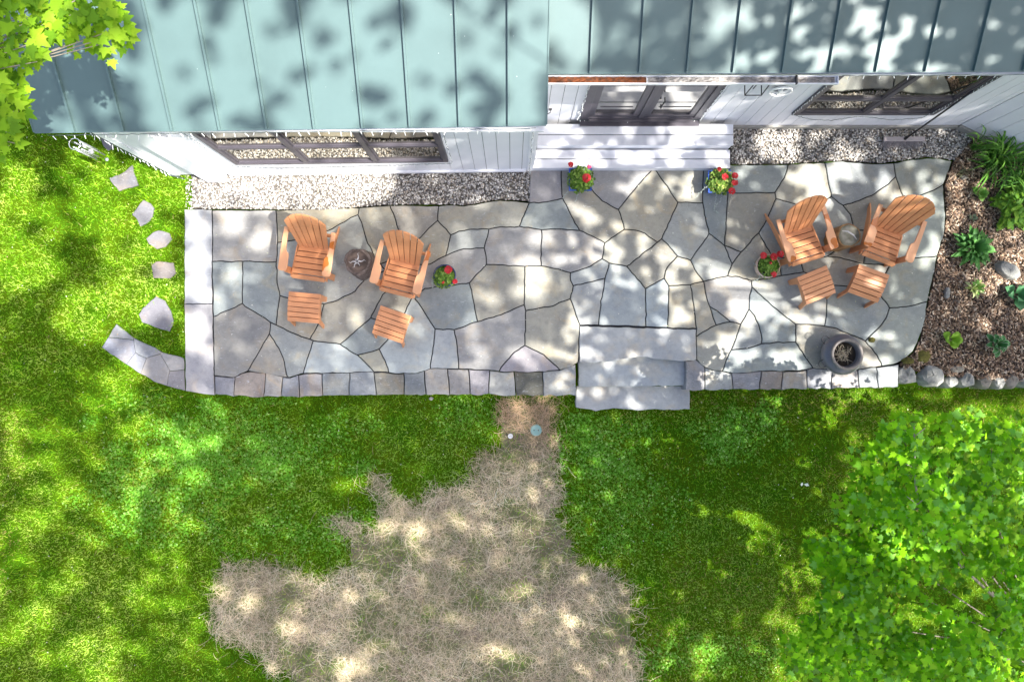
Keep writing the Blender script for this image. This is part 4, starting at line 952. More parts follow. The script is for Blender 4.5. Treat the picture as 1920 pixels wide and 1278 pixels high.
GC = [(.13, .26, .03), (.20, .36, .05), (.09, .19, .03), (.28, .42, .09)]
def square_pot(px, py, lb, fl, strands, yl=False):
    q = at(px, py, .15); t = empty('flower_pot', (q[0], q[1], 0), 0, lb, 'flower pot', 'potted red geraniums')
    b_ = MB(); w0, w1 = .115, .155; h = .24; th = .014
    ring = lambda w_, z: [(-w_, -w_, z), (w_, -w_, z), (w_, w_, z), (-w_, w_, z)]
    lev = [ring(w0, 0), ring(w1, h - .03), ring(w1 + .008, h - .03), ring(w1 + .008, h), ring(w1 - th, h), ring(w1 - th - .004, h - .05)]
    b_.add(sum(lev, []), [(3, 2, 1, 0)] + [(j * 4 + k, j * 4 + (k + 1) % 4, (j + 1) * 4 + (k + 1) % 4, (j + 1) * 4 + k) for j in range(5) for k in range(4)])
    b_.build('pot', M['blue'], t, bevel=.004); s_ = MB(); s_.box((-w1 + th + .005, -w1 + th + .005, h - .06), (w1 - th - .005, w1 - th - .005, h - .035)); s_.build('soil', M['soil'], t)
    foliage(t, .185, .16, h - .03, 720, GC if not yl else GC + [(.42, .50, .12)], off=(.01, .0))
    for (x, y, z, r, mm) in fl: flower_head(t, x, y, z, r, M[mm]); stalk(t, (x * .4, y * .4, .24), (x, y, z))
    trailing(t, strands, .2)
square_pot(1087, 339, 'square blue pot of red geraniums at the left end of the white steps', [(.07, -.02, .40, .055, 'petal'), (-.15, .16, .42, .036, 'petal'), (.11, .14, .38, .028, 'pinkpetal'), (.065, -.055, .38, .03, 'petal')],
    [[(-.08, -.1, .27), (-.17, -.16, .2), (-.25, -.24, .02)], [(0, -.1, .28), (-.03, -.2, .2), (-.05, -.28, .02)], [(.05, .1, .3), (.05, .22, .38)], [(.1, -.05, .3), (.2, -.12, .2)], [(.1, .1, .3), (.2, .05, .22)]])
square_pot(1346, 343, 'square blue pot with mixed red flowers at the right end of the white steps', [(.165, .04, .40, .042, 'petal'), (.17, -.05, .38, .042, 'petal'), (.14, -.16, .34, .045, 'petal'), (.02, .02, .42, .045, 'petal'), (-.05, .13, .40, .03, 'petal')],
    [[(-.1, -.03, .28), (-.2, -.08, .22), (-.32, -.22, .03)], [(0, -.12, .28), (-.04, -.22, .2), (-.02, -.36, .02), (.05, -.42, .015)], [(.1, .05, .3), (.25, .02, .25), (.38, -.03, .2)], [(.02, -.12, .28), (.05, -.25, .1), (-.03, -.34, .02)]], True)
def round_pot(px, py, lb, m_, r, fl, strands, off=(0, 0)):
    q = at(px, py, .15); t = empty('flower_pot', (q[0], q[1], 0), 0, lb, 'flower pot', 'potted red geraniums')
    b_ = MB(); b_.lathe([(r * .62, 0), (r * .9, .10), (r, .20), (r * 1.04, .22), (r * 1.04, .245), (r * .93, .247), (r * .9, .21)], 30); b_.build('pot', m_, t, smooth=True)
    s_ = MB(); s_.lathe([(r * .9, .19), (r * .88, .212)], 24); s_.build('soil', M['soil'], t)
    foliage(t, r * .98, .13, .20, 480, GC, off=off)
    for (x, y, z, rr, mm) in fl: flower_head(t, x, y, z, rr, M[mm]); stalk(t, (x * .4, y * .4, .2), (x, y, z))
    trailing(t, strands, .2)
round_pot(835, 518, 'round navy glazed pot of red geraniums beside the second chair from the left', M['navy'], .155, [(.06, .07, .36, .05, 'petal'), (.15, -.09, .30, .034, 'petal'), (-.02, -.10, .30, .02, 'petal')],
    [[(-.08, 0, .24), (-.17, 0, .2), (-.2, -.08, .1)], [(-.1, -.05, .24), (-.18, -.1, .18), (-.19, -.16, .02)], [(-.05, -.1, .24), (-.08, -.19, .15)]], off=(-.01, -.02))
round_pot(1436, 500, 'round whitewashed terracotta pot of red geraniums beside the right pair of chairs', M['terra'], .165, [(-.11, .13, .36, .045, 'petal'), (.03, .11, .38, .048, 'petal'), (.13, .15, .36, .045, 'petal'), (.04, -.13, .34, .038, 'petal'), (.0, .03, .34, .018, 'petal')],
    [[(-.08, -.1, .24), (-.12, -.18, .16), (-.16, -.22, .02)], [(-.12, 0, .24), (-.2, .04, .18)]], off=(.01, 0))

# ------------------------------------------------------------------ urn
q = at(1589, 664, .37); t = empty('urn', (q[0], q[1], 0), 0, 'large grey glazed urn with wire handles and dead stems on the patio front edge', 'urn')
b_ = MB(); b_.lathe([(.15, 0), (.20, .03), (.262, .11), (.292, .19), (.290, .235), (.262, .28), (.222, .30), (.205, .315), (.208, .352), (.180, .352), (.172, .28), (.165, .25)], 48); b_.build('body', M['urn'], t, smooth=True)
b_ = MB(); b_.lathe([(.208, .35), (.222, .355), (.224, .37), (.205, .377), (.185, .37), (.178, .34), (.176, .31)], 48, caps=False); b_.build('rim', M['rim'], t, smooth=True)
b_ = MB(); b_.lathe([(.17, .24), (.1725, .262)], 30); b_.build('soil', M['soil'], t)
b_ = MB()
for k in range(70):
    a = random.uniform(0, 6.28); r_ = random.uniform(0, .10); p = Vector((r_ * math.cos(a) - .02, r_ * math.sin(a), .265)); d = Vector((random.uniform(-1, 1), random.uniform(-1, 1), random.uniform(.1, .6))).normalized() * random.uniform(.05, .11)
    b_.tube([p, p + d * .5 + Vector((0, 0, .012)), p + d], [.004, .003, .0015], 4, caps=False)
b_.build('dead_stems', mat('dead_stems', (.55, .46, .33), .8), t)
for a in (140, 205):
    b_ = MB(); c = Vector((.285 * math.cos(R(a)), .285 * math.sin(R(a)), .23)); o_ = Vector((math.cos(R(a)), math.sin(R(a)), 0)); s_ = Vector((-o_.y, o_.x, 0))
    b_.tube([c - s_ * .05, c - s_ * .05 + o_ * .05, c - s_ * .03 + o_ * .085, c + s_ * .03 + o_ * .085, c + s_ * .05 + o_ * .05, c + s_ * .05], .005, 6); b_.build('handle', M['black'], t, smooth=True)

# ------------------------------------------------------------------ small things by the house
q = at(1697, 262, .1)
t = empty('push_broom', (q[0], q[1], 0), 0, 'push broom standing on the right gravel with its black handle leaning on the wall', 'broom')
b_ = MB(); b_.box((-.30, -.02, .07), (.29, .045, .105)); b_.build('head', mat('broom_block', (.38, .34, .34), .7), t, bevel=.008)
b_ = MB()
for k in range(260):
    x = random.uniform(-.295, .285); y = random.uniform(-.02, .04); s = random.uniform(-.05, .05); b_.ribbon([(x, y, .072), (x + s * .4, y - .035, .03), (x + s, y - .075 - random.random() * .02, -.015)], [.002, .002, .0015], up=(0, -1, 1))
b_.build('bristles', M['bristle'], t)
tp = onwall(1824, 171, YR - .06); b_ = MB(); b_.tube([(0, .01, .10), (tp[0] - q[0], tp[1] - q[1], tp[2])], .0125, 8); b_.build('handle', M['black'], t, smooth=True)
b_ = MB(); b_.tube([(0, .01, .09), (.0, .02, .16)], .022, 8); b_.build('socket', M['black'], t)

# wind chime under the left eave
q = at(140, 270, 2.25); t = empty('wind_chime', (q[0], q[1], 2.25), 0, 'silver wind chime hanging from the left roof corner above the lawn', 'wind chime')
b_ = MB(); b_.tube([(.065 * math.cos(k * .314), .065 * math.sin(k * .314), 0) for k in range(21)], .005, 6); b_.build('ring', M['steel'], t, smooth=True)
for k in range(6):
    a = k * 1.047 + .3; b_ = MB(); x, y = .055 * math.cos(a), .055 * math.sin(a); b_.tube([(x, y, -.06), (x, y, -.50 + .05 * (k % 3))], .009, 8); b_.build('tube', M['steel'], t, smooth=True)
b_ = MB(); b_.tube([(0, 0, .30), (0, 0, -.62)], .0025, 4)
for k in range(3): a = k * 2.09; b_.tube([(0, 0, .12), (.06 * math.cos(a), .06 * math.sin(a), 0)], .002, 4)
b_.build('cord', M['black'], t)
b_ = MB(); b_.lathe([(.03, -.32), (.03, -.30)], 14); b_.lathe([(.004, -.66), (.022, -.64), (.022, -.63), (.004, -.61)], 12); b_.build('clapper', M['steel'], t)

# wall lantern + round wall ornament + faucet
p = onwall(1412, 176, YR - .20); t = empty('wall_lantern', (p[0], YR - .02, p[2]), 0, 'black square iron lantern frame on the white wall between door and window', 'lantern')
b_ = MB(); x0, x1, y0, y1, z0, z1 = -.10, .10, -.20, -.04, 0, .34
E = [((x0, y0, z0), (x1, y0, z0)), ((x1, y0, z0), (x1, y1, z0)), ((x1, y1, z0), (x0, y1, z0)), ((x0, y1, z0), (x0, y0, z0))]
E += [(tuple((a[0] * .9, a[1] * .9, z1)), tuple((b[0] * .9, b[1] * .9, z1))) for a, b in E] + [((x_, y_, z0), (x_ * .9, y_ * .9, z1)) for x_ in (x0, x1) for y_ in (y0, y1)] + [((0, -.12, z0), (0, -.12, z1 * .45))]
for a, b in E: b_.tube([a, b], .007, 5)
b_.build('frame', M['black'], t)
b_ = MB(); b_.box((-.05, -.04, .05), (.05, .0, .30)); b_.build('wall_plate', M['black'], t)
p = onwall(1456, 176, YR - .08); t = empty('hose_hanger', (p[0], YR - .02, p[2]), 0, 'white round hose ring mounted on the wall right of the lantern', 'wall ring')
b_ = MB(); rr = .13
b_.tube([(rr * math.cos(k * .2618), -.08, rr + rr * math.sin(k * .2618)) for k in range(25)], .016, 8); b_.build('ring', M['pvc'], t, smooth=True)
b_ = MB(); b_.tube([(0, -.08, 0), (0, -.08, 2 * rr)], .01, 6); b_.tube([(0, -.08, rr), (0, .0, rr)], .03, 8); b_.build('bracket', M['pvc'], t)
b_ = MB(); b_.prism([(rr * .72 * math.cos(k * .3927), rr * .72 * math.sin(k * .3927)) for k in range(16)], -.03, -.022, mtx=Matrix(((1, 0, 0, 0), (0, 0, 1, -.02), (0, 1, 0, rr), (0, 0, 0, 1)))); b_.build('back_plate', mat('grey_plate', (.22, .23, .25), .6), t)
p4 = T4 @ Vector((.93, .02, .33)); t = empty('outdoor_faucet', tuple(p4), R(-26), 'small dark outdoor faucet on the angled white wall above the daylilies', 'faucet')
b_ = MB(); b_.tube([(0, 0, 0), (0, -.07, 0), (0, -.09, -.04)], .014, 8); b_.build('spout', M['urn'], t, smooth=True)
b_ = MB(); b_.tube([(0, -.05, 0), (0, -.05, .04)], .008, 6); b_.tube([(.03 * math.cos(k * .5236), -.05 + .03 * math.sin(k * .5236), .045) for k in range(13)], .006, 6); b_.build('valve_wheel', M['urn'], t, smooth=True)
p = onwall(1032, 206, YR - .03); t = empty('cable_outlet', tuple(p), 0, 'small black cable coming out of the white wall beside the left roof edge', 'cable')
b_ = MB(); b_.box((-.02, -.0, -.03), (.02, .03, .03)); b_.build('box', M['black'], t)
b_ = MB(); b_.tube([(0, 0, 0), (0, -.03, -.02), (-.04, -.04, -.06), (-.1, -.03, -.07)], .006, 6); b_.build('cord', M['black'], t, smooth=True)

# string lights
def string_lights(pts, nb, lb, hang=.05, r=.0035, out=(0, -1, 0), seed=1):
    rnd = random.Random(seed); pts = [Vector(p) for p in pts]; L_ = [0]
    for a, b in zip(pts, pts[1:]): L_.append(L_[-1] + (b - a).length)
    def P(s):
        for i in range(len(pts) - 1):
            if s <= L_[i + 1]: return pts[i].lerp(pts[i + 1], (s - L_[i]) / max(1e-6, L_[i + 1] - L_[i]))
        return pts[-1]
    o0 = P(0); t = empty('string_lights', tuple(o0), 0, lb, 'string lights', 'outdoor string lights on the house')
    w_ = MB(); pp = [P(L_[-1] * k / (nb * 2)) - o0 + Vector((rnd.uniform(-.01, .01), 0, rnd.uniform(-.012, .012))) for k in range(nb * 2 + 1)]
    w_.tube(pp, r, 4, caps=False); w_.build('wire', M['wire'], t)
    b_ = MB(); b_.tube([(0, 0, hang * .12), (0, 0, hang)], [.005, .0035], 4); b0 = b_.build('bulb', M['bulb'], t)
    for k in range(nb):
        p = pp[2 * k + 1]; d = Vector((rnd.uniform(-.6, .6), out[1] * rnd.uniform(.3, 1), -1 * rnd.uniform(.4, 1))).normalized()
        o = b0 if k == 0 else b0.copy()
        if k: COL.objects.link(o); o.parent = t
        o.location = p; o.rotation_euler = d.to_track_quat('Z', 'Y').to_euler(); o.scale = (1, 1, rnd.uniform(.6, 1.1))
ee = lambda px, py: onwall(px, py, YR - .055)
string_lights([(x, eL(x) - .02, ZL - .05) for x in np.linspace(x0L + .1, x1L - .1, 12)], 46, 'string of small clear lights along the left roof eave', .06, seed=2)
string_lights([(x, eR(x) - .02, ZR - .06) for x in np.linspace(3.5, 7.2, 8)], 24, 'string of small clear lights under the right roof eave above the two bay window', .05, seed=3)
lw_ = lambda px, py: onwall(px, py, yl0 - .05)
string_lights([(-4.93, yl0 - .03, z) for z in np.linspace(2.5, .12, 8)], 26, 'string of white lights running down the left corner of the house', .07, seed=4)
string_lights([(-4.93, yl0 - .04, .10), at(335, 332, .02), at(346, 336, .02)], 3, 'end of a pale light cord lying by the corner of the gravel strip', .02, r=.008, seed=41)
U0 = LW0[0]
string_lights([tuple(Tl @ Vector(v)) for v in ((1.06, .05, 2.3), (1.06, .05, .56), (1.6, .05, .42), (2.4, .05, .44), (3.2, .05, .48), (4.08, .05, .55), (4.08, .05, 2.3))], 90, 'wire of tiny lights round the sides and bottom of the three bay window', .03, seed=5)
string_lights([ee(1560, 152), ee(1485, 215), ee(1520, 224), ee(1560, 226), ee(1612, 218), ee(1670, 225), ee(1730, 221), ee(1790, 190), ee(1895, 131)], 80, 'wire of tiny lights sagging below and beside the two bay window', .03, seed=6)
string_lights([ee(1108, 155), ee(1082, 224), ee(1130, 228), ee(1190, 224), ee(1260, 227), ee(1312, 225), ee(1368, 153)], 60, 'wire of tiny lights round the glass door', .04, seed=7)
string_lights([(.25, yl1 - .06, z) for z in np.linspace(2.3, .1, 6)], 36, 'tangled string of lights hanging at the inner corner left of the white steps', .05, seed=8)

# drain lid, pipe cap
q = at(1005, 806, -.40); t = empty('drain_lid', (q[0], q[1], -.46), 0, 'round pale green plastic drain lid set in the straw', 'drain lid')
b_ = MB(); b_.lathe([(.085, 0), (.085, .072), (.078, .078)], 28); b_.build('lid', M['lid'], t)
b_ = MB(); b_.lathe([(.009, .07), (.009, .0815)], 8, -.03, 0); b_.lathe([(.009, .07), (.009, .0815)], 8, .035, 0); b_.build('finger_hole', M['black'], t)
q = at(957, 817, -.40); t = empty('pipe_cap', (q[0], q[1], -.46), 0, 'small white pipe end sticking out of the straw left of the green lid', 'pipe')
b_ = MB(); b_.lathe([(.036, 0), (.036, .085), (.024, .087), (.022, .06)], 20); b_.build('pipe', M['pvc'], t, smooth=False)

# ------------------------------------------------------------------ rocks
def rock(px, py, rx, ry, h, m_, lb, z=-.05, seed=0, name='rock', grp=None, rz=0, cat='rock'):
    rnd = random.Random(seed); b_ = MB(); N1, N2 = 10, 4; vs = []
    k1 = [rnd.uniform(.8, 1.15) for _ in range(8)]
    for j in range(N2 + 1):
        e = j / N2 * math.pi / 2
        for i in range(N1):
            a = 2 * math.pi * i / N1; f = k1[i * 8 // N1]
            c = (1, .97, .86, .62, 0)[j] * f * (1 + rnd.uniform(-.06, .06)); vs.append((rx * c * math.cos(a), ry * c * math.sin(a), h * (0, .78, .95, 1, 1)[j] * (1 + rnd.uniform(-.03, .03))))
    b_.add(vs, [(j * N1 + i, j * N1 + (i + 1) % N1, (j + 1) * N1 + (i + 1) % N1, (j + 1) * N1 + i) for j in range(N2) for i in range(N1)] + [tuple(range(N1 - 1, -1, -1))])
    o = b_.build(name, m_, bevel=0); q = at(px, py, z + h); o.location = (q[0], q[1], z); o.rotation_euler = (0, 0, rz); tag(o, lb, cat, grp); return o
BD = [(1703,704,.13,.155,.42,'boulder','blocky grey edging boulder where the squared wall ends'),(1751,703,.19,.17,.46,'boulder','largest pale edging boulder beside the squared wall end'),
      (1788,716,.085,.09,.40,'boulder','small dark veined edging boulder right of the largest one'),(1795,692,.12,.06,.42,'boulder2','low flat topped edging boulder behind the dark veined one'),
      (1817,712,.10,.13,.43,'boulder','mossy grey edging boulder in the middle of the row'),(1850,716,.095,.105,.41,'boulder2','rounded brownish edging boulder under the white edged hosta'),
      (1877,717,.085,.10,.43,'boulder','pale squarish edging boulder right of the brownish one'),(1901,714,.095,.12,.42,'boulder2','tan edging boulder near the right end of the row'),(1934,712,.14,.13,.42,'boulder','last edging boulder at the picture edge')]
for i, (a, b, rx, ry, h, m_, lb) in enumerate(BD): rock(a, b, rx * 1.16, ry * 1.02, h, M[m_], lb, z=-.42, seed=i + 3, name='boulder', grp='boulders edging the planting bed', cat='boulder')
rock(1895, 505, .19, .12, .14, M['boulder'], 'large flat pale rock lying in the mulch', z=-.04, seed=30, rz=R(-30))
rock(1778, 549, .04, .10, .06, M['boulder'], 'narrow grey stone lying in the mulch', z=-.03, seed=31, rz=R(-10))
rock(1809, 332, .05, .04, .05, M['boulder2'], 'small brown stone near the daylilies', z=-.03, seed=32)
rock(808, 747, .035, .025, .03, M['boulder'], 'small white stone on the grass below the retaining wall', z=-.40, seed=33)
def moss(px, py, rx, ry, z, lb, seed):
    rnd = random.Random(seed); b_ = MB(); N1 = 14; vs = [(0, 0, .03)]
    for rr, zz_ in ((.5, .028), (.8, .016), (1, -.004)):
        for i in range(N1): a = 2 * math.pi * i / N1; f = rr * rnd.uniform(.8, 1.15); vs.append((rx * f * math.cos(a), ry * f * math.sin(a), zz_ + rnd.uniform(-.005, .005)))
    fs = [(0, 1 + i, 1 + (i + 1) % N1) for i in range(N1)] + [(1 + j * N1 + i, 1 + (j + 1) * N1 + i, 1 + (j + 1) * N1 + (i + 1) % N1, 1 + j * N1 + (i + 1) % N1) for j in range(2) for i in range(N1)]
    b_.add(vs, fs); o = b_.build('moss', M['moss'], smooth=True); q = at(px, py, z); o.location = (q[0], q[1], z); tag(o, lb, 'moss')
moss(1702, 676, .10, .05, 0, 'olive moss cushion on the corner of the last patio slab', 1)
moss(1732, 668, .11, .10, -.02, 'brown green moss mound between patio corner and mulch', 2)
moss(1634, 637, .055, .04, .0, 'small moss tuft in the joint above the urn', 3)

# ------------------------------------------------------------------ bed plants
def strap_plant(px, py, n, L0, L1, lb, cols, w0=.011, rise=.35, seed=0, name='daylily', cat='plant', rr=.08):
    rnd = random.Random(seed); q = at(px, py, 0); t = empty(name, (q[0], q[1], -.03), 0, lb, cat); b_ = MB()
    for k in range(n):
        a = rnd.uniform(0, 6.28); L_ = rnd.uniform(L0, L1); c = cols[rnd.randrange(len(cols))]; f = rnd.uniform(.75, 1.2); c = tuple(v * f for v in c)
        o_ = Vector((rnd.uniform(-rr, rr), rnd.uniform(-rr, rr), 0)); pts = []; top = rnd.uniform(.5, 1.2) * rise; bend = rnd.uniform(-.4, .4)
        for i in range(8):
            u = i / 7; r_ = L_ * (u ** .9); z = top * (math.sin(u * math.pi * .72)) * 1.1 + .02; aa = a + bend * u
            pts.append(o_ + Vector((r_ * math.cos(aa), r_ * math.sin(aa), max(.02, z))))
        ww = w0 * rnd.uniform(.7, 1.3); b_.ribbon(pts, [ww * .6, ww, ww, ww, ww * .95, ww * .8, ww * .5, ww * .1], col=c, fold=.35)
    b_.build('leaves', M['plant'], t, attr=True); return t
DG = [(.08, .22, .03), (.12, .30, .04), (.06, .17, .03), (.18, .38, .06)]
strap_plant(1862, 300, 85, .30, .58, 'big clump of daylilies with arching strap leaves against the angled wall', DG, seed=1, name='daylily', rr=.12)
strap_plant(1900, 345, 70, .28, .5, 'daylily clump spilling over at the picture edge below the bigger clump', DG, seed=2, name='daylily', rr=.12)
strap_plant(1822, 278, 16, .16, .30, 'sparse young daylily at the end of the right gravel strip', DG, seed=3, name='daylily', w0=.009, rr=.03)
strap_plant(1803, 322, 12, .08, .15, 'small wispy grass tuft at the patio corner', [(.16, .17, .09), (.22, .24, .14)], w0=.004, rise=.12, seed=4, name='grass_tuft', rr=.02)
def hosta(px, py, n, r, lw, lb, cols, edge=None, seed=0, name='hosta', rise=.12, layers=3, cup=.25, z0=-.02, cat='hosta', pointed=True):
    rnd = random.Random(seed); q = at(px, py, .06); t = empty(name, (q[0], q[1], z0), 0, lb, cat); b_ = MB()
    for k in range(n):
        ly = k / n; a = k * 2.39996 + rnd.uniform(-.2, .2); L_ = r * (1 - .62 * ly) * rnd.uniform(.88, 1.1); tilt = .15 + 1.0 * ly
        f = rnd.uniform(.8, 1.2); c = cols[rnd.randrange(len(cols))]; c = tuple(v * f for v in c); w_ = lw * (1 - .3 * ly) * rnd.uniform(.85, 1.1)
        pr = [0.12, .55, .92, 1.0, .85, .5, .06] if pointed else [.3, .8, 1, 1, .9, .7, .25]
        base = len(b_.v)
        d = Vector((math.cos(a), math.sin(a), 0)); s = Vector((-d.y, d.x, 0))
        for i in range(7):
            u = i / 6; rad = L_ * (.18 + .82 * u); z = .02 + rise * (1.2 * math.sin(min(1, u * .9 + .1) * 2.1) * (.5 + ly)) 
            for j, tt in enumerate((-1, -.72, 0, .72, 1)):
                p = d * rad + s * w_ * pr[i] * tt + Vector((0, 0, z + cup * w_ * pr[i] * abs(tt) + rnd.uniform(-.002, .002)))
                b_.v.append(tuple(p)); b_.c.append((edge if edge and (abs(tt) > .9) else c))
        for i in range(6):
            for j in range(4): A = base + i * 5 + j; b_.f.append((A, A + 1, A + 6, A + 5))
    b_.build('leaves', M['plant'], t, attr=True, smooth=True); return t
HG = [(.09, .26, .055), (.12, .32, .07), (.07, .20, .05)]
hosta(1820, 466, 60, .34, .042, 'bushy green hosta with many pointed leaves in the upper mulch bed', HG, seed=1, rise=.16)
hosta(1826, 540, 26, .17, .022, 'small variegated hosta with yellow white centre leaves', [(.42, .50, .16), (.55, .60, .30), (.14, .32, .06)], edge=(.12, .30, .06), seed=2)
hosta(1908, 553, 9, .24, .085, 'broad leaved blue green hosta at the right picture edge', [(.07, .22, .09), (.10, .28, .12)], seed=3, cup=.15)
hosta(1785, 636, 8, .18, .065, 'lime green hosta with broad smooth leaves above the boulders', [(.24, .46, .04), (.30, .54, .06)], seed=4, cup=.15, rise=.10, pointed=False)
hosta(1868, 645, 16, .19, .052, 'green hosta with white leaf edges near the boulders', [(.06, .20, .06), (.08, .25, .08)], edge=(.55, .62, .45), seed=5, cup=.3, pointed=False)
hosta(1838, 363, 9, .14, .045, 'small light green five lobed plant below the daylilies', [(.16, .36, .06), (.22, .42, .09)], seed=6, name='coral_bells', cat='plant', rise=.08)
hosta(1828, 407, 9, .08, .02, 'tiny grey green seedling in dark mulch', [(.16, .22, .14)], seed=7, name='seedling', cat='plant', rise=.03)
def bushy(px, py, rx, ry, h, n, lb, cols, seed=0, name='shrub'):
    q = at(px, py, .1); t = empty(name, (q[0], q[1], -.03), 0, lb, 'plant')
    a = U(0, 6.28, n); rr = np.sqrt(RNG.random(n)) * (.8 + .25 * np.sin(a * 5)); x = rx * rr * np.cos(a); y = ry * rr * np.sin(a); z = h * (1 - rr ** 2) * U(.4, 1, n) + .05
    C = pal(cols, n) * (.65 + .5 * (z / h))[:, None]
    lv = [(0, 0, 0), (.28, .3, .06), (.55, .35, .04), (.3, .62, .05), (.38, .9, 0), (0, 1.3, -.1), (-.38, .9, 0), (-.3, .62, .05), (-.55, .35, .04), (-.28, .3, .06)]
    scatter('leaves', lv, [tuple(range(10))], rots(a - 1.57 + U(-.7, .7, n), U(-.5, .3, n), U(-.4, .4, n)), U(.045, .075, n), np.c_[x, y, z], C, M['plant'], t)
bushy(1905, 388, .28, .33, .30, 520, 'yellow green ferny bleeding heart bush at the right edge', [(.22, .44, .04), (.30, .52, .06), (.14, .32, .04)], name='bleeding_heart')
# white moth-like leaves fallen on the lawn
q = at(1507, 907, -.38); b_ = MB(); b_.add([(0, 0, 0), (.05, .02, .01), (.07, -.02, .015), (.03, -.03, .01)], [(0, 1, 2, 3)]); b_.add([(-.01, 0, 0), (-.03, .03, .01), (-.06, .0, .015), (-.04, -.03, .01)], [(0, 1, 2, 3)])
o = b_.build('fallen_leaf', mat('pale_leaf', (.75, .82, .7), .6)); o.location = (q[0], q[1], -.37); tag(o, 'two pale white leaves lying on the dark grass of the right lawn', 'leaf')

# ------------------------------------------------------------------ trees
def maple_tpl():
    o = [(0, -.05), (.16, .02), (.42, -.10), (.40, .12), (.72, .22), (.52, .36), (.62, .60), (.34, .56), (.26, .66), (.14, .98), (.0, 1.18)]
    pts = o + [(-x, y) for x, y in o[-2:0:-1]]
    vs = [(0, .35, .0)] + [(x, y, -.10 * (abs(x)) - .10 * abs(y - .35)) for x, y in pts]
    n = len(pts); fs = [(0, 1 + i, 1 + (i + 1) % n) for i in range(n)]
    return vs, fs
MV, MF = maple_tpl()
LG = [(.22, .54, .01), (.31, .65, .012), (.42, .74, .03), (.14, .38, .01), (.28, .60, .09)]
# young maple in the lower right corner
tr_ = empty('maple_tree', (*at(1885, 1190, -.4)[:2], -.42), 0, 'young maple with bright green lobed leaves filling the lower right corner', 'tree')
TRX, TRY = tr_.location.x, tr_.location.y
lobes = [  # px, py, radius m, height of layer
    (1712, 800, .16, 2.9), (1700, 835, .26, 2.85), (1665, 870, .30, 2.7), (1755, 880, .34, 2.9), (1815, 810, .26, 2.8), (1840, 860, .38, 2.8), (1900, 830, .34, 2.6), (1640, 930, .32, 2.5), (1700, 950, .36, 2.7),
    (1780, 970, .42, 2.9), (1880, 940, .45, 2.8), (1610, 975, .18, 2.3), (1660, 1010, .30, 2.4), (1590, 1060, .34, 2.3), (1545, 1040, .20, 2.2), (1650, 1080, .42, 2.6), (1730, 1060, .45, 2.7), (1830, 1040, .42, 2.3), (1910, 1040, .38, 2.5),
    (1590, 1130, .32, 2.3), (1650, 1160, .40, 2.6), (1560, 1190, .30, 2.2), (1530, 1230, .30, 2.2), (1600, 1240, .42, 2.5), (1680, 1240, .45, 2.7), (1770, 1190, .38, 2.3), (1840, 1250, .42, 2.9), (1900, 1190, .32, 2.9), (1760, 1270, .45, 2.6), (1890, 1290, .5, 2.8),
    (1500, 1250, .16, 2.1), (1950, 900, .4, 2.6), (1950, 1120, .35, 2.4), (1960, 1230, .5, 2.8)]
allP, allC, allS, allY = [], [], [], []
tw = MB(); trk = MB()
trunk_top = Vector((0, 0, 1.9))
trk.tube([(0, 0, 0), (.02, 0, .6), (0, .03, 1.3), tuple(trunk_top), (-.03, .05, 2.6)], [.07, .06, .055, .045, .025], 10)
for i, (px, py, rad, hz) in enumerate(lobes):
    hz += random.uniform(-.35, .35); c = Vector(at(px, py, hz)); k = int(rad * rad * 1050) + 16
    a = U(0, 6.28, k); r_ = rad * .80 * np.sqrt(RNG.random(k)) * (.88 + .25 * np.sin(a * 4 + i)); dz = U(-.28, .06, k)
    P = np.c_[c.x + r_ * np.cos(a), c.y + r_ * np.sin(a), c.z + dz - .35 * (r_ / rad) ** 2 * rad]
    # second, lower and darker tier
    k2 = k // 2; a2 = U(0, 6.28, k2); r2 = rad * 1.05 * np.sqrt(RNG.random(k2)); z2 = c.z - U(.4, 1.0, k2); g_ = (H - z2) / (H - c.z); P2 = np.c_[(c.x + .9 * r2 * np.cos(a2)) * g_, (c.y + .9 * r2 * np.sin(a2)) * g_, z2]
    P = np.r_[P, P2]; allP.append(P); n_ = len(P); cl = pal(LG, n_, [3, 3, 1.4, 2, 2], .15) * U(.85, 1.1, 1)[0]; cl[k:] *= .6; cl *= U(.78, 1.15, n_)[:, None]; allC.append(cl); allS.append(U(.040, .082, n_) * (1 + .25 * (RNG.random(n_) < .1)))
    allY.append(np.r_[a, a2] - 1.57 + U(-.9, .9, n_))
    if i % 3: continue
    cl_ = c - Vector((TRX, TRY, -.42)); st_ = Vector((0, 0, random.uniform(.9, 1.7))); md = (st_ + cl_) / 2 + Vector((0, 0, -.05))
    tw.tube([st_, st_.lerp(cl_, .35) - Vector((0, 0, .55)), st_.lerp(cl_, .7) - Vector((.05, 0, .6)), cl_ - Vector((0, 0, .35))], [.014, .010, .006, .003], 5)
    for j in range(5):
        aa = random.uniform(0, 6.28); e = cl_ + Vector((math.cos(aa), math.sin(aa), -.1)) * rad * .7; tw.tube([cl_ - Vector((0, 0, .35)), cl_.lerp(e, .5) - Vector((0, 0, .2)), e - Vector((0, 0, .08))], [.005, .004, .002], 4, caps=False)
allP = np.concatenate(allP); allY = np.concatenate(allY); allS = np.concatenate(allS); allC = np.concatenate(allC)
gk = np.ones(len(allP), bool); sh = allP - np.array(SUN)[None] / SUN.z * (allP[:, 2:3] + .42); shx, shy = proj(sh)
for cx, cy, rx, ry in [(1330,965,24,17),(1390,970,34,17),(1432,985,28,24),(1465,998,17,14),(1430,1025,34,28),(1465,1062,17,14),(1492,1045,20,16),(1515,1082,24,20),(1340,1242,32,24),(1440,1237,22,14),(1520,1112,18,16),(1290,1140,20,12),(1250,1190,26,12)]:
    gk &= ((shx - cx) / rx) ** 2 + ((shy - cy) / ry) ** 2 > 1
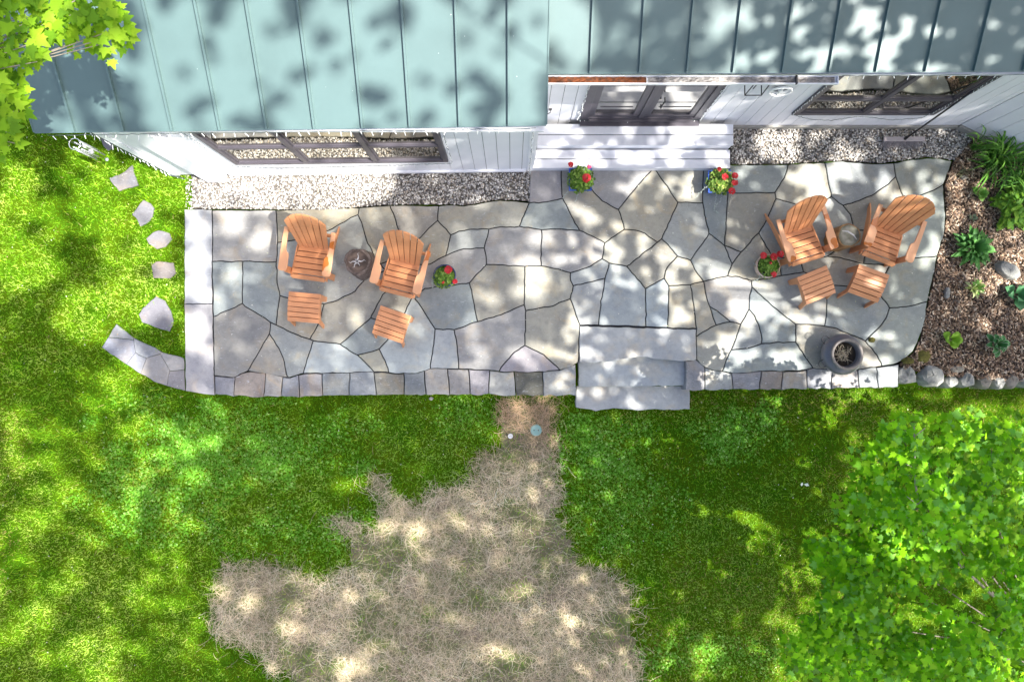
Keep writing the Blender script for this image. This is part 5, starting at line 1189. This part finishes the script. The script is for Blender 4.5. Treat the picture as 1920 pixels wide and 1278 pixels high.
allP, allY, allS, allC = allP[gk], allY[gk], allS[gk], allC[gk]; allP = allP - np.array([TRX, TRY, -.42]); n = len(allP)
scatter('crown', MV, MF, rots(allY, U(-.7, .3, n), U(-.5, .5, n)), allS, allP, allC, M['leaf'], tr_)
tk = trk.build('trunk', M['bark'], tr_, smooth=True); tw.build('branches', M['bark'], tr_, smooth=True)
# visible pale leader shoot
ld = MB(); A = Vector(at(1714, 800, 3.0)) - tr_.location; B = Vector(at(1716, 900, 2.95)) - tr_.location; C_ = Vector(at(1722, 952, 2.8)) - tr_.location
ld.tube([A, B, C_, C_ + Vector((.1, -.15, -.5)), Vector((0, 0, 1.5))], [.006, .010, .012, .014, .02], 6)
for (a_, b_2) in (((1714, 818), (1696, 806)), ((1714, 818), (1735, 802)), ((1715, 878), (1678, 858)), ((1715, 878), (1742, 868)), ((1720, 945), (1700, 930)), ((1720, 945), (1738, 930))):
    ld.tube([Vector(at(*a_, 2.97)) - tr_.location, Vector(at(*b_2, 2.97)) - tr_.location], [.006, .0035], 5)
ld.build('leader_shoot', M['palebark'], tr_, smooth=True)

# tree on the left whose branch hangs over the roof corner
lt = empty('maple_tree', (-8.2, 3.6, -.02), 0, 'maple whose leafy branch hangs over the left roof corner at the upper left', 'tree')
b_ = MB(); b_.tube([(0, 0, 0), (.1, 0, 2), (.25, -.05, 4), (.4, -.1, 6), (.3, 0, 8.5)], [.20, .17, .15, .11, .06], 12); b_.build('trunk', M['bark'], lt, smooth=True)
cl = [(25, 10, .14), (70, 25, .16), (130, 20, .15), (175, 15, .12), (205, 50, .15), (190, 75, .12), (140, 70, .10), (95, 45, .12), (50, 75, .11), (60, 110, .07), (20, 110, .12), (15, 160, .12), (8, 200, .12), (25, 205, .08), (10, 245, .08), (20, 265, .06),
      (100, -20, .2), (180, -30, .2), (20, -30, .2), (-40, 60, .25), (-50, 160, .22), (-40, 250, .16), (90, 5, .12), (225, 55, .06), (60, 60, .08), (-60, -40, .3)]
P, Y_ = [], []; bb = MB(); root = Vector((.35, -.1, 5.2)); LO = Vector(lt.location)
for (px, py, rad) in cl:
    zc = 5.5 + random.uniform(-.12, .12); c = Vector(at(px, py, zc)); k = int(rad * rad * 950) + 5; a = U(0, 6.28, k); r_ = rad * np.sqrt(RNG.random(k))
    P.append(np.c_[c.x + r_ * np.cos(a), c.y + r_ * np.sin(a), c.z + U(-.10, .10, k)]); Y_.append(a - 1.9 + U(-.7, .7, k))
    e = c - LO - Vector((0, 0, .05)); hub = Vector((3.55, -1.9, 5.35)); bb.tube([hub, hub.lerp(e, .5) + Vector((random.uniform(-.05, .05), random.uniform(-.05, .05), 0)), e], [.008, .006, .003], 5)
bb.tube([root, (1.6, -.8, 5.6), (3.55, -1.9, 5.35)], [.06, .035, .012], 8)
P = np.concatenate(P) - np.array(LO); Y_ = np.concatenate(Y_); n = len(P)
scatter('branch_leaves', MV, MF, rots(Y_, U(-.6, .1, n), U(-.3, .3, n)), U(.048, .086, n), P, pal([(.24, .44, .02), (.32, .52, .03), (.16, .33, .02)], n), M['leaf'], lt)
bb.build('branches', M['palebark'], lt, smooth=True)

# ---- tall shade trees outside the frame; crowns high above cast the dappled light.
SPOTS = [(1075,60,50,60),(1050,20,50,50),(1270,45,12,12),(1345,55,24,30),(1305,95,13,13),(1390,110,24,18),(1400,40,30,20),(1440,110,12,18),(1540,122,18,12),(1580,100,24,18),(1620,40,26,38),(1660,100,24,46),(1700,65,14,14),(1855,120,8,8),(1740,60,12,10),(1500,20,16,10),
 (1230,250,28,20),(1275,245,22,14),(1220,275,20,18),(1165,300,28,14),(1215,292,20,16),(1320,300,16,14),(1130,290,12,10),
 (400,350,55,40),(540,335,45,28),(560,365,60,25),(660,345,60,30),(690,335,40,20),(1410,270,22,32),(1455,275,22,30),(1560,288,34,18),(1500,262,14,10),
 (1075,395,28,12),(1140,420,20,12),(1180,340,18,18),(1165,370,10,14),(1285,340,20,22),(1270,372,18,10),(1120,452,34,14),(988,447,16,20),(1035,483,16,13),(1103,485,16,16),(970,492,34,14),(988,530,26,34),(958,545,22,16),(905,555,16,12),(1185,455,14,28),(1235,480,30,24),
 (1070,600,24,24),(1050,625,14,12),(1380,417,12,16),(1285,440,16,14),(1345,500,38,24),(1370,530,44,34),(1325,530,18,22),(1380,575,38,26),(1430,560,28,22),(1440,530,44,16),(1480,545,22,22),(1230,530,18,20),(1265,585,16,14),(1500,595,34,14),(1550,572,28,20),(1530,532,24,20),(1572,548,16,26),(1585,572,22,16),
 (1340,650,24,32),(1380,665,18,14),(1440,665,38,20),(1450,590,18,14),(1482,620,18,20),(1500,330,40,26),(1520,365,32,26),(1565,322,24,20),(1632,345,18,24),(1665,362,14,12),(1702,345,16,20),(1742,340,16,12),(1765,345,14,30),(1750,420,16,34),(1730,470,18,22),(1620,698,22,18),(1540,708,62,16),(1600,715,60,14),
 (1200,692,12,10),(1232,706,14,12),(1300,700,16,12),(370,480,22,28),(370,535,22,24),(370,600,20,28),(362,635,20,22),(365,430,18,20),(432,420,28,22),(480,452,22,22),(430,512,18,18),(408,562,14,24),(600,400,60,10),(592,482,16,12),(660,600,14,9),(1650,370,10,10),
 (1330,965,20,13),(1390,970,28,13),(1432,985,22,20),(1465,998,13,10),(1430,1025,28,22),(1465,1062,13,10),(1492,1045,16,12),(1515,1082,20,16),(1340,1242,28,20),(1440,1237,18,11),(1520,1112,14,12),(1570,800,34,20),(1640,748,64,16),(1560,772,64,13),(1850,788,40,22),(1880,800,30,16),(1300,862,11,9),(1130,870,12,9),(1225,912,10,8),(1500,760,40,12),
 (395,832,24,20),(665,920,28,16),(30,790,24,20),(95,815,40,17),(100,862,24,16),(210,972,34,13),(40,1010,44,17),(110,1112,30,22),(290,1145,30,16),(340,1150,28,14),(375,1187,18,22),(70,1162,34,22),(20,1210,30,20),(100,1252,44,20),(500,987,11,10),(240,800,30,16),(300,850,24,14),(60,930,24,16),(180,1030,26,14),(260,1230,34,16),(400,1250,26,12),
 (790,1005,22,22),(785,1038,14,14),(735,1000,28,14),(670,1265,38,18),(865,1172,22,12),(470,1140,20,14),(420,1130,16,20),(880,1000,14,10),(1000,1120,22,14),(1090,1180,20,14),(960,1240,22,12),(560,1190,18,12),(1060,1060,14,12),(690,1060,16,10),
 (1880,482,34,22),(1852,520,34,18),(1760,345,12,20),(1812,600,20,14),(1890,432,26,18),(1800,662,24,16),(1770,400,10,26),(1850,690,30,12),(1750,712,30,14),(1895,575,20,20),(1826,540,20,20)]
SP = np.array(SPOTS, float)
def sunmask(px, py):
    """chance that the canopy is open above this spot"""
    o = np.zeros(px.shape)
    for cx, cy, rx, ry in SP:
        d = ((px - cx) / (rx * 1.05)) ** 2 + ((py - cy) / (ry * 1.05)) ** 2; o = np.maximum(o, np.clip(1.5 - d, 0, 1) > .5)
    nr = fnoise(px, py, 50, 71); nz = fnoise(px, py, 75, 71); n2 = fnoise(px, py, 38, 73)
    roofL = (px < 1024) & (py < 243); o = np.where(roofL, (nr > np.where(px < 260, .60, .36)).astype(float), o)
    o = np.where((px > 250) & (px < 720) & (py > 255) & (py < 400), np.maximum(o, nz > .36), o)
    lawnL = (px < 345) & (py > 250) & (py < 760); o = np.where(lawnL, np.maximum(o, nz > .50), o)
    ll = (py >= 760) & (px < 420); o = np.where(ll, np.maximum(o, n2 > .56), o)
    lm = (py >= 760) & (px >= 420); o = np.where(lm, np.maximum(o, (n2 > .68) & (px > 1205)), o)
    mp = (px > 1480) & (py > 780) & ((px - 1480) + (py - 780) > 260); o = np.where(mp, np.maximum(o, fnoise(px, py, 30, 79) > .45), o)
    pr = (py > 243) & (py < 760) & (px > 860); o = np.where(pr, np.maximum(o, fnoise(px, py, 26, 77) > .66), o)
    return o
N0 = 50000
gx_ = U(-9.5, 9.5, N0); gy_ = U(-6.8, 6.6, N0); hz = RNG.triangular(11.6, 13.0, 17.0, N0); hz = np.where(gx_ < .6, hz + 6.5, 11.4 + (hz - 11.6) * .6)
S_ = np.array([SUN.x / SUN.z, SUN.y / SUN.z])
P = np.c_[gx_ + S_[0] * hz, gy_ + S_[1] * hz, hz]
# where the shadow of each leaf falls
tz = np.zeros(N0) - .2; hitx, hity = P[:, 0] - S_[0] * (hz + .2), P[:, 1] - S_[1] * (hz + .2)
for (xa, xb, ye_, ze_, sl_) in ((x0L, x1L, 2.36, ZL, math.tan(R(30))), (x1L, 9.2, 2.94, ZR, math.tan(R(25)))):
    # solve z = ze + sl*(y-ye), y = Py - Sy*(Pz - z)
    z_ = (ze_ + sl_ * (P[:, 1] - S_[1] * hz - ye_)) / (1 - sl_ * S_[1]); y_ = P[:, 1] - S_[1] * (hz - z_); x_ = P[:, 0] - S_[0] * (hz - z_)
    k_ = (y_ > ye_) & (x_ > xa) & (x_ < xb); tz[k_] = z_[k_]; hitx[k_] = x_[k_]; hity[k_] = y_[k_]
ppx, ppy = proj(np.c_[hitx, hity, tz]); op = sunmask(ppx, ppy)
keep = RNG.random(N0) > op * .97; P = P[keep]
trees = [(10.5, -1.5, 'tall shade tree standing off to the right of the patio'), (8.8, -8.4, 'tall shade tree standing on the lower right lawn outside the picture'), (3.5, -9.0, 'tall shade tree standing below the lawn outside the picture')]
own = np.argmin(np.stack([(P[:, 0] - t[0]) ** 2 + (P[:, 1] - t[1]) ** 2 for t in trees]), 0)
for i, (tx, ty, lb) in enumerate(trees):
    t = empty('shade_tree', (tx, ty, -.42), 0, lb, 'tree'); Q = P[own == i] - np.array([tx, ty, -.42]); n = len(Q)
    b_ = MB(); b_.tube([(0, 0, 0), (.1, .05, 4), (0, .1, 8), (-.1, 0, 14), (-.2, .1, 20)], [.34, .29, .24, .16, .05], 12); b_.build('trunk', M['bark'], t, smooth=True)
    if n:
        sv = [(0, -.5, 0), (.35, -.45, .02), (.6, 0, -.05), (.4, .3, 0), (0, .75, -.06), (-.4, .3, 0), (-.6, 0, -.05), (-.35, -.45, .02)]
        scatter('crown', sv, [tuple(range(8))], rots(U(0, 6.3, n), U(-.5, .5, n), U(-.5, .5, n)), U(.09, .17, n), Q, None, M['canopy'], t)
        b_ = MB()
        for k in RNG.choice(n, min(n, 26), replace=False):
            e = Vector(Q[k]); b_.tube([(0, .05, 8.5 + random.uniform(-2, 2)), Vector((0, 0, 11)).lerp(e, .5), e], [.03, .015, .005], 5)
        b_.build('limbs', M['bark'], t, smooth=True)
